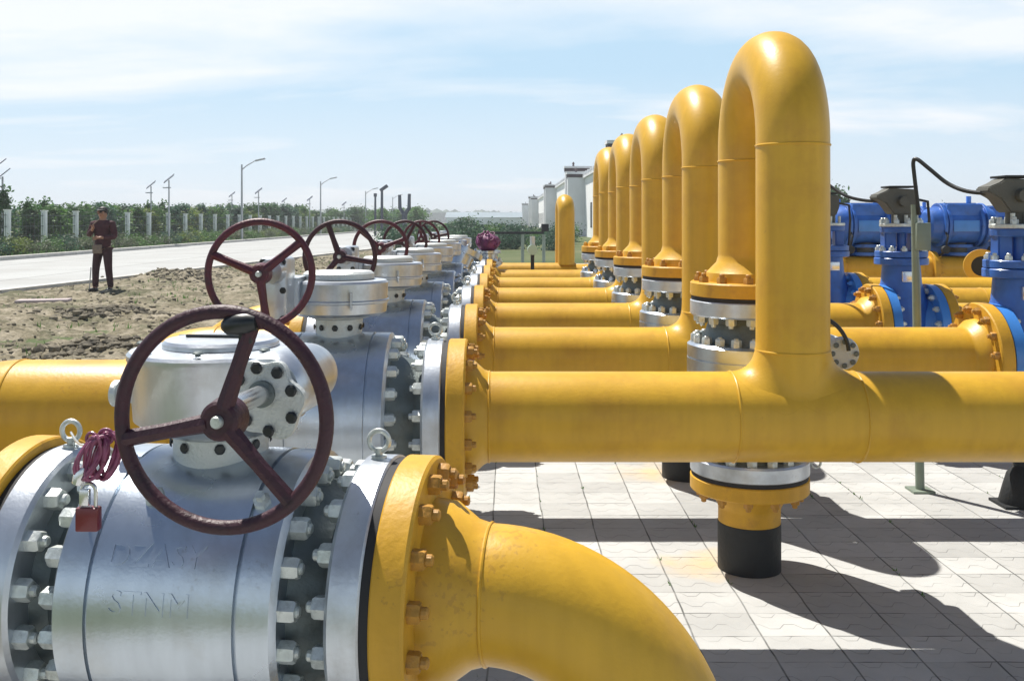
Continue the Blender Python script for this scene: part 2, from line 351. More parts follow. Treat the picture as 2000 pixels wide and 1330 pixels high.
# ------------------------------------------------------------------ mesh helpers
def frame(o, d, up=(0, 0, 1)):
    """matrix whose local X axis points along d"""
    x = Vector(d).normalized(); u = Vector(up)
    if abs(x.dot(u)) > .98: u = Vector((0, 1, 0)) if abs(x.y) < .9 else Vector((1, 0, 0))
    y = u.cross(x).normalized(); z = x.cross(y)
    m = Matrix((x, y, z)).transposed().to_4x4(); m.translation = Vector(o)
    return m
I4 = Matrix.Identity(4)
class MB:
    def __init__(s): s.bm = bmesh.new()
    def lathe(s, prof, M=I4, n=48):
        rings = []
        for (a, r) in prof:
            if r <= 1e-6: rings.append([s.bm.verts.new(M @ Vector((a, 0, 0)))])
            else: rings.append([s.bm.verts.new(M @ Vector((a, r * math.cos(2*PI*i/n), r * math.sin(2*PI*i/n)))) for i in range(n)])
        for A, B in zip(rings, rings[1:]):
            for i in range(n):
                j = (i + 1) % n
                if len(A) == 1 and len(B) == 1: continue
                if len(A) == 1: s.bm.faces.new((A[0], B[i], B[j]))
                elif len(B) == 1: s.bm.faces.new((A[i], B[0], A[j]))
                else: s.bm.faces.new((A[i], B[i], B[j], A[j]))
        return s
    def cyl(s, a, b, r, M=I4, n=32, ch=0.0):
        if ch: return s.lathe([(a, 0), (a, r-ch), (a+ch, r), (b-ch, r), (b, r-ch), (b, 0)], M, n)
        return s.lathe([(a, 0), (a, r), (b, r), (b, 0)], M, n)
    def tube(s, pts, rad, n=24, caps=True):
        pts = [Vector(p) for p in pts]
        rr = rad if isinstance(rad, (list, tuple)) else [rad] * len(pts)
        T = []
        for i in range(len(pts)):
            a = pts[max(i-1, 0)]; b = pts[min(i+1, len(pts)-1)]
            T.append((b - a).normalized())
        u = Vector((0, 0, 1)) if abs(T[0].z) < .9 else Vector((1, 0, 0))
        nrm = (u - T[0] * u.dot(T[0])).normalized()
        rings = []
        for p, t, r in zip(pts, T, rr):
            nrm = (nrm - t * nrm.dot(t)).normalized(); bn = t.cross(nrm)
            rings.append([s.bm.verts.new(p + r * (math.cos(2*PI*i/n) * nrm + math.sin(2*PI*i/n) * bn)) for i in range(n)])
        for A, B in zip(rings, rings[1:]):
            for i in range(n):
                j = (i+1) % n
                s.bm.faces.new((A[i], A[j], B[j], B[i]))
        if caps:
            s.bm.faces.new(list(reversed(rings[0]))); s.bm.faces.new(rings[-1])
        return s
    def torus(s, c, axis, Rr, r, n=48, m=14, sx=1, sy=1):
        M = frame(c, axis)
        vs = [[s.bm.verts.new(M @ Vector((r*math.sin(2*PI*j/m), sx*(Rr + r*math.cos(2*PI*j/m))*math.cos(2*PI*i/n), sy*(Rr + r*math.cos(2*PI*j/m))*math.sin(2*PI*i/n)))) for j in range(m)] for i in range(n)]
        for i in range(n):
            for j in range(m):
                s.bm.faces.new((vs[i][j], vs[(i+1) % n][j], vs[(i+1) % n][(j+1) % m], vs[i][(j+1) % m]))
        return s
    def box(s, lo, hi, M=I4, ch=0.0):
        b2 = bmesh.new()
        r = bmesh.ops.create_cube(b2, size=1)
        lo = Vector(lo); hi = Vector(hi); c = (lo+hi)/2; d = hi-lo
        for v in b2.verts: v.co = Vector((v.co.x*d.x, v.co.y*d.y, v.co.z*d.z)) + c
        if ch: bmesh.ops.bevel(b2, geom=b2.edges[:], offset=ch, segments=2, affect='EDGES', profile=.5)
        s.add(b2, M); return s
    def prism(s, poly, z0, z1, M=I4, ch=0.0):
        b2 = bmesh.new()
        A = [b2.verts.new((x, y, z0)) for x, y in poly]; B = [b2.verts.new((x, y, z1)) for x, y in poly]
        b2.faces.new(list(reversed(A))); b2.faces.new(B)
        for i in range(len(poly)):
            j = (i+1) % len(poly); b2.faces.new((A[i], A[j], B[j], B[i]))
        bmesh.ops.recalc_face_normals(b2, faces=b2.faces[:])
        if ch: bmesh.ops.bevel(b2, geom=[e for e in b2.edges], offset=ch, segments=2, affect='EDGES')
        s.add(b2, M); return s
    def sphere(s, c, r, sc3=(1, 1, 1), sub=2, M=I4):
        b2 = bmesh.new(); bmesh.ops.create_icosphere(b2, subdivisions=sub, radius=r)
        for v in b2.verts: v.co = Vector((v.co.x*sc3[0], v.co.y*sc3[1], v.co.z*sc3[2])) + Vector(c)
        s.add(b2, M); return s
    def add(s, b2, M=I4):
        mp_ = {}
        for v in b2.verts: mp_[v] = s.bm.verts.new(M @ v.co)
        for f in b2.faces:
            try: s.bm.faces.new([mp_[v] for v in f.verts])
            except ValueError: pass
        b2.free(); return s
    def nut(s, M, r=.021, h=.028, stud=.014, sr=.011):
        """hexagon nut with chamfered crown and stud end, axis +X, seated at x=0"""
        prof = [(0, 0), (0, r), (h*.82, r), (h, r*.86), (h, sr*1.05)]
        s.lathe(prof, M, 6)
        s.lathe([(h*.9, sr), (h+stud, sr), (h+stud+.003, sr*.7), (h+stud+.003, 0)], M, 10)
        return s
    def mesh(s, name, smooth=35):
        me = bpy.data.meshes.new(name)
        bmesh.ops.recalc_face_normals(s.bm, faces=s.bm.faces[:])
        s.bm.to_mesh(me); s.bm.free()
        for p in me.polygons: p.use_smooth = True
        me.set_sharp_from_angle(angle=R(smooth))
        return me
    def build(s, name, m, parent=None, smooth=35):
        me = s.mesh(name, smooth)
        me.materials.append(m)
        o = bpy.data.objects.new(name, me); COL.objects.link(o)
        if parent is not None: o.parent = parent
        return o
def place(name, me, parent, M):
    o = bpy.data.objects.new(name, me); COL.objects.link(o)
    if parent is not None: o.parent = parent
    o.matrix_basis = M
    return o
def tag(o, label, cat, group=None, kind=None):
    o['label'] = label; o['category'] = cat
    if group: o['group'] = group
    if kind: o['kind'] = kind
    return o
def thing(name, label, cat, loc=(0, 0, 0), rot=(0, 0, 0), group=None):
    o = bpy.data.objects.new(name, None); COL.objects.link(o)
    o.empty_display_size = .1
    o.location = loc; o.rotation_euler = rot
    return tag(o, label, cat, group)
def struct(o):
    o['kind'] = 'structure'; return o
CHILD = {}
def copy_tree(o, parent=None):
    c = o.copy(); COL.objects.link(c)
    if parent is not None:
        c.parent = parent; c.matrix_parent_inverse = o.matrix_parent_inverse.copy(); c.matrix_basis = o.matrix_basis.copy()
    for ch in KIDS.get(o.name, []):
        copy_tree(ch, c)
    return c
KIDS = {}
def index_kids():
    KIDS.clear()
    for o in bpy.data.objects:
        if o.parent: KIDS.setdefault(o.parent.name, []).append(o)
def relabel(o, label, group=None):
    o['label'] = label
    if group: o['group'] = group

def nut_mesh(m, r=.021, h=.028, stud=.014, name='bolt'):
    b = MB(); b.nut(I4, r, h, stud); me = b.mesh(name, 30); me.materials.append(m); return me
NM_SIL = nut_mesh(M_NUT, .0225, .030, .010)
NM_SILB = nut_mesh(M_NUT, .0215, .032, .004)
NM_YEL = nut_mesh(M_NUTY, .0205, .026, .012)
NM_BLUE = nut_mesh(M_NUT, .020, .024, .010)
NM_SMALL = nut_mesh(M_NECK, .0065, .005, .002)
NM_DOT = nut_mesh(M_KNOB, .0042, .003, .001)

def ring_matrices(x, rad, n, d=1, phase=.5):
    """nut matrices round the local X axis; d=+1 points along +X"""
    out_ = []
    for i in range(n):
        a = 2*PI*(i+phase)/n
        p = Vector((x, rad*math.cos(a), rad*math.sin(a)))
        out_.append(frame(p, (d, 0, 0), (0, -math.sin(a), math.cos(a))))
    return out_
BR = random.Random(77)
def bolts(parent, me, mats, M=I4, far=None, spec=None):
    """near: one object per bolt; far: into the flange's own bmesh"""
    if far is not None:
        for m_ in mats: far.nut(M @ m_ @ Matrix.Rotation(BR.uniform(0, 1.05), 4, 'X'), *(spec or (.021, .028, .010)))
    else:
        for m_ in mats: place('bolt', me, parent, M @ m_ @ Matrix.Translation((BR.uniform(-.002, 0), 0, 0)) @ Matrix.Rotation(BR.uniform(0, 1.05), 4, 'X'))

# ------------------------------------------------------------------ handwheel (local: axis along -Y, in the XZ plane)
def handwheel(parent, c, Rr=.17, rot=0.0, m=M_WHEEL, knob=False, thick=.0115):
    b = MB(); b.torus((0, 0, 0), (0, 1, 0), Rr, thick, 72, 14)
    w = b.build('handwheel', m, parent); w.location = c; w.rotation_euler = (0, 0, 0)
    for k in range(3):
        a = rot + k*2*PI/3
        d = Vector((math.cos(a), 0, math.sin(a)))
        s = MB()
        s.tube([d*.02 + Vector((0, -.006, 0)), d*(Rr*.55) + Vector((0, -.004, 0)), d*(Rr-.004)], [.0155, .0125, .0135], 8)
        s.build('spoke', m, w)
    h = MB(); h.lathe([(-.018, 0), (-.018, .026), (-.014, .031), (.022, .035), (.034, .030), (.034, .0)], frame((0, 0, 0), (0, 1, 0)), 28)
    h.build('hub', m, w)
    h = MB(); h.lathe([(-.027, 0), (-.027, .008), (-.024, .010), (-.016, .010)], frame((0, 0, 0), (0, 1, 0)), 16)
    h.build('shaft_end', M_NUT, w)
    if knob:
        kb = MB(); kb.lathe([(-.034, 0), (-.032, .008), (-.024, .015), (-.004, .0185), (.012, .017), (.024, .012), (.028, 0)], frame((.034, -.004, .150), (1, 0, .12)), 20)
        kb.box((.030, -.012, .120), (.052, .008, .150), ch=.003)
        kb.build('grip_knob', M_KNOB, w)
    return w

def eyebolt(parent, c, up=(0, 0, 1), r=.021, m=M_NUT, face=(0, 1, 0)):
    b = MB(); u = Vector(up).normalized()
    b.torus(Vector(c) + u*(.016 + r), face, r, .0055, 28, 10)
    b.cyl(0, .022, .008, frame(c, up), 12); b.cyl(0, .007, .016, frame(c, up), 16)
    return b.build('lifting_eye', m, parent)

# ------------------------------------------------------------------ trunnion ball valve, bore along local X, stem along local Z
def valve(name, label, group, loc, rot, hl=.385, rb=.305, xb=.200, rf=.282, style='row', near=True, wheel_rot=0.0, wheelm=M_WHEEL, eyes=True, gear=True, wheel=True, nb=16):
    t = thing(name, label, 'valve', loc, rot, group)
    g = xb*.66
    b = MB()
    b.lathe([(-xb, 0), (-xb, rb-.014), (-xb+.010, rb), (-g-.004, rb), (-g-.003, rb-.008), (-g+.003, rb-.008), (-g+.004, rb+.001),
             (g-.004, rb+.001), (g-.003, rb-.008), (g+.003, rb-.008), (g+.004, rb), (xb-.010, rb), (xb, rb-.014), (xb, 0)], n=96)
    if not near:
        for s in (-1, 1): bolts(t, None, ring_matrices(s*(xb-.002), rb-.034, nb, s), far=b)
    body = b.build('body', M_SIL, t)
    ft = .066
    for s in (-1, 1):
        x1 = s*hl; x0 = s*(hl-ft)
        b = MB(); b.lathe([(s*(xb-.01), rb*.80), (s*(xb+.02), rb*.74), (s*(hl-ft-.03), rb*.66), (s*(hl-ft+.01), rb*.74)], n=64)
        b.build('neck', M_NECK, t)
        b = MB(); b.lathe([(x0, 0), (x0, rf-.008), (x0+s*.008, rf), (x1-s*.004, rf), (x1, rf-.004), (x1, 0)], n=96)
        if not near: bolts(t, None, ring_matrices(x0, rf-.036, nb, -s), far=b)
        f = b.build('flange', M_SILF, t)
        if near: bolts(t, NM_SIL, ring_matrices(x0, rf-.036, nb, -s))
        if near: bolts(t, NM_SILB, ring_matrices(s*xb, rb-.034, nb+4, s))
        b = MB(); b.cyl(x1, x1+.017, rf-.005, n=72) if s > 0 else b.cyl(x1-.017, x1, rf-.005, n=72)
        b.build('gasket', M_GASK, t)
        if eyes: eyebolt(t, (s*(hl-ft*.5), 0, rf-.002))
    if not gear: return t
    if style == 'front':
        # saddle disc, drum gearbox, lid, worm housing to the right, long shaft, big wheel
        b = MB(); b.lathe([(rb-.02, 0), (rb-.02, .098), (rb+.036, .098), (rb+.042, .092), (rb+.042, .0)], frame((0, 0, 0), (0, 0, 1)), 56)
        ft_ = b.build('stem_flange', M_CAST, t)
        if near:
            for i in range(8):
                a = 2*PI*(i+.5)/8; p = (.0975*math.cos(a), .0975*math.sin(a), rb+.022)
                place('bolt', NM_DOT, ft_, frame(p, (math.cos(a), math.sin(a), 0)))
        z0 = rb+.044
        b = MB(); b.lathe([(z0, 0), (z0, .120), (z0+.012, .150), (z0+.030, .176), (z0+.148, .186), (z0+.156, .190), (z0+.166, .190), (z0+.172, .184), (z0+.176, .150), (z0+.176, 0)], frame((0, 0, 0), (0, 0, 1)), 72)
        gb = b.build('gearbox', M_SILF, t)
        b = MB(); b.lathe([(z0+.177, 0), (z0+.177, .120), (z0+.186, .120), (z0+.192, .114), (z0+.194, .06), (z0+.194, 0)], frame((0, 0, 0), (0, 0, 1)), 56)
        lid = b.build('gearbox_lid', M_SILF, gb)
        b = MB(); b.box((-.075, -.012, z0+.194), (.07, .0, z0+.200), ch=.001)
        b.build('position_pointer', M_KNOB, gb)
        for i in range(8):
            a = 2*PI*(i+.2)/8
            place('bolt', NM_SMALL, gb, frame((.168*math.cos(a), .168*math.sin(a), z0+.176), (0, 0, 1)))
        # stop screw housing on the left
        b = MB(); b.lathe([(0, 0), (0, .028), (.014, .028), (.018, .020), (.05, .020), (.05, 0)], frame((-.225, -.03, z0+.075), (1, 0, 0)), 24)
        b.build('stop_screw_housing', M_CAST, gb)
        # worm housing
        wx, wz = .215, .452
        b = MB(); b.lathe([(-.285, 0), (-.285, .060), (-.275, .066), (-.235, .068), (-.16, .066), (-.10, .066), (-.06, .060), (-.035, .04), (-.03, 0)], frame((wx, 0, wz), (0, 1, 0)), 48)
        b.box((.10, -.16, wz-.055), (wx, -.07, wz+.045), ch=.012)
        wh = b.build('worm_housing', M_SILF, t)
        # lobed cover plate with bolts
        poly = []
        for i in range(40):
            a = 2*PI*i/40
            r_ = .062 + .020*max(0, math.cos(a+R(48)))**2 + .006*math.cos(6*a)
            poly.append((r_*math.cos(a), r_*math.sin(a)))
        Mp = Matrix.Translation((wx, -.300, wz-.004)) @ Matrix.Rotation(R(90), 4, 'X')
        b = MB(); b.prism(poly, -.014, .006, Mp, .002)
        cp = b.build('cover_plate', M_CAST, wh)
        for i in range(8):
            a = 2*PI*i/8 + .2
            r_ = .051 + .016*max(0, math.cos(a+R(48)))**2
            place('bolt', NM_DOT, cp, frame((wx+r_*math.cos(a), -.3065, wz-.004+r_*math.sin(a)), (0, -1, 0)))
        b = MB(); b.cyl(0, .010, .024, frame((wx, -.306, wz), (0, -1, 0)), 28)
        b.build('shaft_seal', M_NECK, cp)
        b = MB(); b.cyl(0, .20, .017, frame((wx, -.306, wz), (.06, -1, .03)), 24)
        b.build('shaft', M_STEEL, t)
        if wheel: handwheel(t, (wx+.022, -.522, wz-.002), .1685, wheel_rot, wheelm, True)
        # little plug fitting on the body front
        b = MB(); pz = rb*math.cos(R(38)); py = -rb*math.sin(R(38))
        Mf = frame((-.06, py, pz), (0, -math.sin(R(38)), math.cos(R(38))))
        b.lathe([(-.01, 0), (-.01, .022), (.012, .020), (.016, .011), (.030, .011), (.030, 0)], Mf, 6)
        b.build('drain_plug', M_NUT, t)
        b = MB(); Mf = frame((.16, py, pz), (0, -math.sin(R(38)), math.cos(R(38))))
        b.lathe([(-.01, 0), (-.01, .018), (.010, .018), (.014, .010), (.026, .010), (.026, 0)], Mf, 6)
        b.build('drain_plug', M_NUT, t)
        return t
    if style == 'row':
        b = MB(); b.lathe([(rb-.02, 0), (rb-.02, .082), (rb+.052, .086), (rb+.062, .120), (rb+.066, .120), (rb+.066, 0)], frame((0, 0, 0), (0, 0, 1)), 48)
        ft_ = b.build('stem_flange', M_CAST, t)
        if near:
            for i in range(10):
                a = 2*PI*(i+.5)/10
                place('bolt', NM_DOT, ft_, frame((.0845*math.cos(a), .0845*math.sin(a), rb+.025), (math.cos(a), math.sin(a), 0)))
        z0 = rb+.067
        b = MB(); b.lathe([(z0, 0), (z0, .150), (z0+.012, .172), (z0+.046, .176), (z0+.050, .181), (z0+.056, .181), (z0+.060, .176), (z0+.118, .178), (z0+.126, .172), (z0+.130, .120), (z0+.130, 0)], frame((0, 0, 0), (0, 0, 1)), 64)
        gb = b.build('gearbox', M_SILF, t)
        b = MB(); b.lathe([(z0+.131, 0), (z0+.131, .128), (z0+.150, .128), (z0+.158, .118), (z0+.160, 0)], frame((0, 0, 0), (0, 0, 1)), 48)
        b.build('gearbox_lid', M_CAST, gb)
        b = MB(); b.box((.07, -.185, z0+.03), (.075, -.165, z0+.09)); b.box((-.2, -.11, z0+.01), (-.10, .10, z0+.10), ch=.012)
        b.build('side_cover', M_SILF, gb)
        wx, wz = -.170, .545
        b = MB(); b.box((wx-.046, -.30, wz-.175), (wx+.046, -.16, wz+.045), ch=.014); b.box((wx-.02, -.18, wz-.13), (wx+.06, .0, wz-.03))
        b.lathe([(-.345, 0), (-.345, .040), (-.30, .044), (-.29, .044)], frame((wx, 0, wz), (0, 1, 0)), 32)
        wh = b.build('worm_housing', M_SILF, t)
        if near:
            for (dx, dz) in ((-.034, .03), (.034, .03), (-.034, -.16), (.034, -.16), (-.034, -.065), (.034, -.065)):
                place('bolt', NM_DOT, wh, frame((wx+dx, -.30, wz+dz), (0, -1, 0)))
        b = MB(); b.cyl(0, .11, .016, frame((wx, -.345, wz), (0, -1, 0)), 20)
        b.build('shaft', M_STEEL, t)
        if wheel: handwheel(t, (wx, -.470, wz), .165, wheel_rot, wheelm, False)
        return t
    if style == 'upright':
        b = MB(); b.lathe([(rb-.02, 0), (rb-.02, .075), (rb+.03, .075), (rb+.035, .09), (rb+.09, .095), (rb+.10, .08), (rb+.10, 0)], frame((0, 0, 0), (0, 0, 1)), 36)
        gb = b.build('gearbox', M_SILF, t)
        b = MB(); b.lathe([(-.27, 0), (-.27, .060), (-.255, .066), (-.24, .066), (-.235, .056), (.0, .056), (.0, 0)], frame((-.17, 0, rb+.052), (0, 1, 0)), 36)
        b.box((-.20, -.10, rb+.01), (-.05, -.01, rb+.075), ch=.01)
        wh = b.build('worm_housing', M_CAST, t)
        for i in range(8):
            a = 2*PI*i/8
            place('bolt', NM_SMALL, wh, frame((-.17+.048*math.cos(a), -.27, rb+.052+.048*math.sin(a)), (0, -1, 0)))
        b = MB(); pts = []
        for i in range(13):
            a = R(4 + i*6)
            pts.append((-.175-.15*math.sin(a), -.30, rb-.09+.15*math.cos(a)))
        b.tube(pts, .0085, 10); b.build('lever', M_KNOB, t)
        b = MB(); b.tube([(-.11, -.29, rb-.02), (-.07, -.30, rb+.03), (-.03, -.31, rb+.08)], .006, 8); b.build('lever', M_BAG, t)
    return t

# ------------------------------------------------------------------ pipe pieces (run along local X)
def wn_flange(parent, x, s, rf, rp, near=True, n=16, m=M_YELF, nm=None, neck=.09, mneck=M_YEL, M=I4, thick=.066, rise=None):
    """raised-face weld-neck flange whose face is at x, pipe on the s side"""
    x1 = x + s*thick
    b = MB(); b.lathe([(x, 0), (x, rf-.004), (x+s*.004, rf), (x1-s*.006, rf), (x1, rf-.006), (x1, 0)], M, 80)
    if not near: bolts(parent, None, ring_matrices(x1, rf-.036, n, s), M, far=b)
    f = b.build('flange', m, parent)
    if near: bolts(parent, nm or NM_YEL, ring_matrices(x1, rf-.036, n, s), M)
    rn = rise or rp*1.28
    b = MB(); b.lathe([(x1-s*.002, rn), (x1+s*neck*.35, rn*.97), (x1+s*neck*.75, rp*1.06), (x1+s*neck, rp), (x1+s*(neck+.01), rp)], M, 64)
    b.build('weld_neck', mneck, parent)
    return x1 + s*neck
def seam(parent, c, axis, r, m=M_YEL, bead=.0042):
    b = MB(); b.torus(c, axis, r, bead, 64, 8); b.build('weld_seam', m, parent)

S_ROW = 1.49
Y1 = 3.55
AX = .778
LX = 1.05       # riser plan position
RL = .131       # riser radius
RP = .162       # run radius
RU = .315       # U-bend centre-line radius
ZC = 1.79
def gas_run(i, near, label):
    """flange beside the valve, horizontal run, tee, U-bend over to the upright valve"""
    Y = Y1 + (i-1)*S_ROW
    t = thing('yellow_gas_pipe', label, 'pipe', (LX, Y, 0), (0, 0, 0), 'yellow pipe runs with tall U bends')
    Mx = Matrix.Translation((-LX, 0, AX))
    xe = wn_flange(t, -.2025, 1, .282, RP, near, M=Mx, neck=.080)
    x_end = 2.375
    b = MB(); b.lathe([(xe-.004, RP), (x_end-.005, RP)], Mx, 72)
    b.build('horizontal_run', M_YEL, t)
    seam(t, (xe-LX, 0, AX), (1, 0, 0), RP)
    # fillet of the tee
    b = MB(); n = 72; m = 10; vs = []
    for k in range(n):
        a = 2*PI*k/n; c, s_ = math.cos(a), math.sin(a)
        f = .085*abs(c)**1.4 + .018
        zi = math.sqrt(RP**2 - (RL*s_)**2)
        p0 = Vector((RL*1.002*c, RL*1.002*s_, zi+f*1.15)); p1 = Vector((RL*c, RL*s_, zi))
        ro = RL+f
        p2 = Vector((ro*c, ro*s_, math.sqrt(max(RP**2-(ro*s_)**2, 1e-5))+.0008))
        col = []
        for j in range(m+1):
            u = j/m
            col.append(b.bm.verts.new((1-u)**2*p0 + 2*u*(1-u)*p1 + u*u*p2 + Vector((0, 0, AX))))
        vs.append(col)
    for k in range(n):
        for j in range(m):
            b.bm.faces.new((vs[k][j], vs[(k+1) % n][j], vs[(k+1) % n][j+1], vs[k][j+1]))
    b.build('tee', M_YEL, t)
    for dx in (-.225, .225): seam(t, (dx, 0, AX), (1, 0, 0), RP)
    # legs and bend
    pts = [(0, 0, AX+.05), (0, 0, AX+.2), (0, 0, ZC-.02)]
    for k in range(0, 25):
        a = PI*k/24
        pts.append((0, RU - RU*math.cos(a), ZC + RU*math.sin(a)))
    pts += [(0, 2*RU, ZC-.02), (0, 2*RU, 1.33)]
    b = MB(); b.tube(pts, RL, 56, False); b.build('u_bend', M_YEL, t)
    seam(t, (0, 0, 1.02), (0, 0, 1), RL); seam(t, (0, 0, ZC-.025), (0, 0, 1), RL); seam(t, (0, 2*RU, ZC-.045), (0, 0, 1), RL)
    Mv = Matrix.Translation((0, 2*RU, 1.1715)) @ Matrix.Rotation(R(-90), 4, 'Y')
    wn_flange(t, 0, 1, .250, RL, near, 12, M=Mv, neck=.11, rise=RL*1.42, thick=.060)
    # end flange towards the blue gate valve
    wn_flange(t, 2.50, -1, .29, RP, near or i < 4, 16, M=Mx, neck=.07)
    return t

def riser(i, near, label):
    Y = Y1 + (i-1)*S_ROW + 2*RU
    t = thing('pipe_riser', label, 'pipe riser', (LX, Y, 0), (0, 0, 0), 'black footed risers under the upright valves')
    Mv = Matrix.Translation((0, 0, .4035)) @ Matrix.Rotation(R(90), 4, 'Y')
    wn_flange(t, 0, 1, .250, RL, near, 12, M=Mv, neck=.075, thick=.062, rise=RL*1.25, mneck=M_YELF)
    b = MB(); b.lathe([(.19, 0), (.19, RL), (.30, RL)], frame((0, 0, 0), (0, 0, 1)), 48); b.build('stub', M_YELF, t)
    b = MB(); b.lathe([(-.05, 0), (-.05, .133), (.203, .133), (.206, .130), (.206, 0)], frame((0, 0, 0), (0, 0, 1)), 48); b.build('black_sleeve', M_BLACK, t)
    return t

NAMES = {1: 'nearest', 2: 'second nearest', 3: 'third nearest', 4: 'fourth nearest', 5: 'fifth nearest', 6: 'sixth nearest', 7: 'seventh nearest', 8: 'farthest'}
ROT_UP = Euler((0, R(90), 0))          # local X -> -Z, local Z -> +X
for i in range(1, 6):
    near = i <= 3
    Y = Y1 + (i-1)*S_ROW
    gas_run(i, near, {1: 'tallest yellow pipe with U bend, tee and long run, nearest the camera', 2: 'yellow U-bend pipe directly behind the tallest one',
        3: 'third yellow U-bend pipe counted from the camera', 4: 'fourth yellow U-bend pipe, between the third and the last',
        5: 'farthest yellow U-bend pipe, last of the row'}[i])
    v = valve('ball_valve', {1: 'upright silver ball valve under the tallest yellow U bend', 2: 'upright silver ball valve under the second yellow U bend',
        3: 'upright silver ball valve under the third yellow U bend', 4: 'upright silver ball valve under the fourth yellow U bend', 5: 'upright silver ball valve under the farthest yellow U bend'}[i],
        'upright valves under the U bends', (LX, Y+2*RU, .7875), ROT_UP, hl=.366, rb=.262, xb=.185, rf=.250, style='upright', near=near, eyes=False, nb=16)
    if near:
        e = eyebolt(v, (.335, 0, .249), (0, 0, 1))
    riser(i, near, {1: 'yellow riser on black pipe stub, nearest on the sunlit paving', 2: 'black pipe stub behind the nearest riser, under the second U bend',
        3: 'riser stub under the third U bend', 4: 'riser stub under the fourth U bend', 5: 'riser stub under the farthest U bend'}[i])

# row valves 1..7
wrots = {1: R(38), 2: R(110), 3: R(20), 4: R(62), 5: R(95), 6: R(10), 7: R(50)}
for i in range(1, 8):
    Y = Y1 + (i-1)*S_ROW
    lab = {1: 'silver ball valve with maroon handwheel, right behind the nearest valve', 2: 'silver ball valve second behind the nearest one, with dark handwheel',
           3: 'silver ball valve third behind the nearest one', 4: 'silver ball valve fourth behind the nearest one', 5: 'silver ball valve fifth behind the nearest one',
           6: 'small far silver ball valve, last but one of the row', 7: 'farthest silver ball valve at the end of the row'}[i]
    valve('ball_valve', lab, 'silver ball valves in a row', (-.605, Y, AX), (0, 0, 0), near=(i <= 3), wheel_rot=wrots[i], wheelm=(M_WHEEL if i % 2 else M_WHEELD), eyes=(i <= 4), wheel=(i < 7))

# ------------------------------------------------------------------ nearest valve, turned a little, and its elbow
Z0 = .730
RZ0 = R(-8)
V0 = Vector((-.603, 2.07, Z0))
v0 = valve('ball_valve', 'large silver ball valve in the foreground with big dark maroon handwheel', 'silver ball valves in a row', V0, (0, 0, RZ0),
      hl=.378, rb=.275, xb=.222, rf=.269, style='front', near=True, wheel_rot=R(72), wheelm=M_WHEELD, nb=16)

def lettering(parent, txt, size, x0, ang, rad):
    cu = bpy.data.curves.new('txt', 'FONT'); cu.body = txt; cu.size = size; cu.extrude = .0; cu.align_x = 'CENTER'; cu.resolution_u = 3
    o = bpy.data.objects.new('tmp', cu); COL.objects.link(o)
    dg = bpy.context.evaluated_depsgraph_get(); me = bpy.data.meshes.new_from_object(o.evaluated_get(dg))
    bm = bmesh.new(); bm.from_mesh(me)
    bmesh.ops.triangulate(bm, faces=bm.faces[:])
    bmesh.ops.subdivide_edges(bm, edges=[e for e in bm.edges if e.calc_length() > size*.3], cuts=2)
    r = bmesh.ops.extrude_face_region(bm, geom=bm.faces[:])
    for v in [g for g in r['geom'] if isinstance(g, bmesh.types.BMVert)]: v.co.z += 1
    for v in bm.verts:
        rr = rad - .0006 + (.0022 if v.co.z > .5 else 0)
        a = ang - v.co.y/rad           # angle from straight up towards -Y
        x = x0 + v.co.x
        v.co = Vector((x, -rr*math.sin(a), rr*math.cos(a)))
    bmesh.ops.recalc_face_normals(bm, faces=bm.faces[:])
    m2 = bpy.data.meshes.new('cast_letters'); bm.to_mesh(m2); bm.free(); m2.materials.append(M_SIL)
    COL.objects.unlink(o); bpy.data.objects.remove(o); bpy.data.curves.remove(cu)
    c = bpy.data.objects.new('cast_letters', m2); COL.objects.link(c); c.parent = parent
lettering(v0, 'DZASY', .062, -.02, R(66), .276)
lettering(v0, 'STNM', .062, -.02, R(84), .276)

e0 = thing('pipe_elbow', 'thick yellow pipe elbow curving down to the paving in the foreground', 'pipe elbow', V0, (0, 0, RZ0))
xe = wn_flange(e0, .3960, 1, .270, .137, True, 16, neck=.115, rise=.185)
RE = .365
pts = [(xe-.005, 0, 0), (xe+.004, 0, 0)] + [(xe + RE*math.sin(PI/2*k/24), 0, -RE + RE*math.cos(PI/2*k/24)) for k in range(1, 25)] + [(xe+RE, 0, -RE-.1), (xe+RE, 0, -Z0-.05)]
b = MB(); b.tube(pts, .137, 64, False); b.build('elbow', M_YEL, e0)
seam(e0, (xe, 0, 0), (1, 0, 0), .137)

# left hand pipes
def left_pipe(loc, rz, hl, rf, rp, straight, RB, label, near):
    t = thing('buried_pipe_bend', label, 'pipe', loc, (0, 0, rz), 'yellow pipes bending down left of the valves')
    x0 = -(hl+.018)
    xe_ = wn_flange(t, x0, -1, rf, rp, near, 16, neck=.09, rise=rp*1.1)
    xs = xe_ - straight
    pts = [(xe_+.005, 0, 0), (xs, 0, 0)] + [(xs - RB*math.sin(PI/2*k/24), 0, -RB + RB*math.cos(PI/2*k/24)) for k in range(1, 25)] + [(xs-RB, 0, -loc[2]-.15)]
    b = MB(); b.tube(pts, rp, 56, False); b.build('bend', M_YEL, t)
    seam(t, (xs, 0, 0), (1, 0, 0), rp); seam(t, (xe_, 0, 0), (1, 0, 0), rp)
    return t
left_pipe(tuple(V0), RZ0, .378, .285, .16, .3, .40, 'yellow pipe and flange at the left edge, joined to the nearest valve', True)
left_pipe((-.605, Y1, AX), 0, .385, .282, .205, .60, .42, 'fat yellow pipe behind the big handwheel, bending down at the left edge', True)
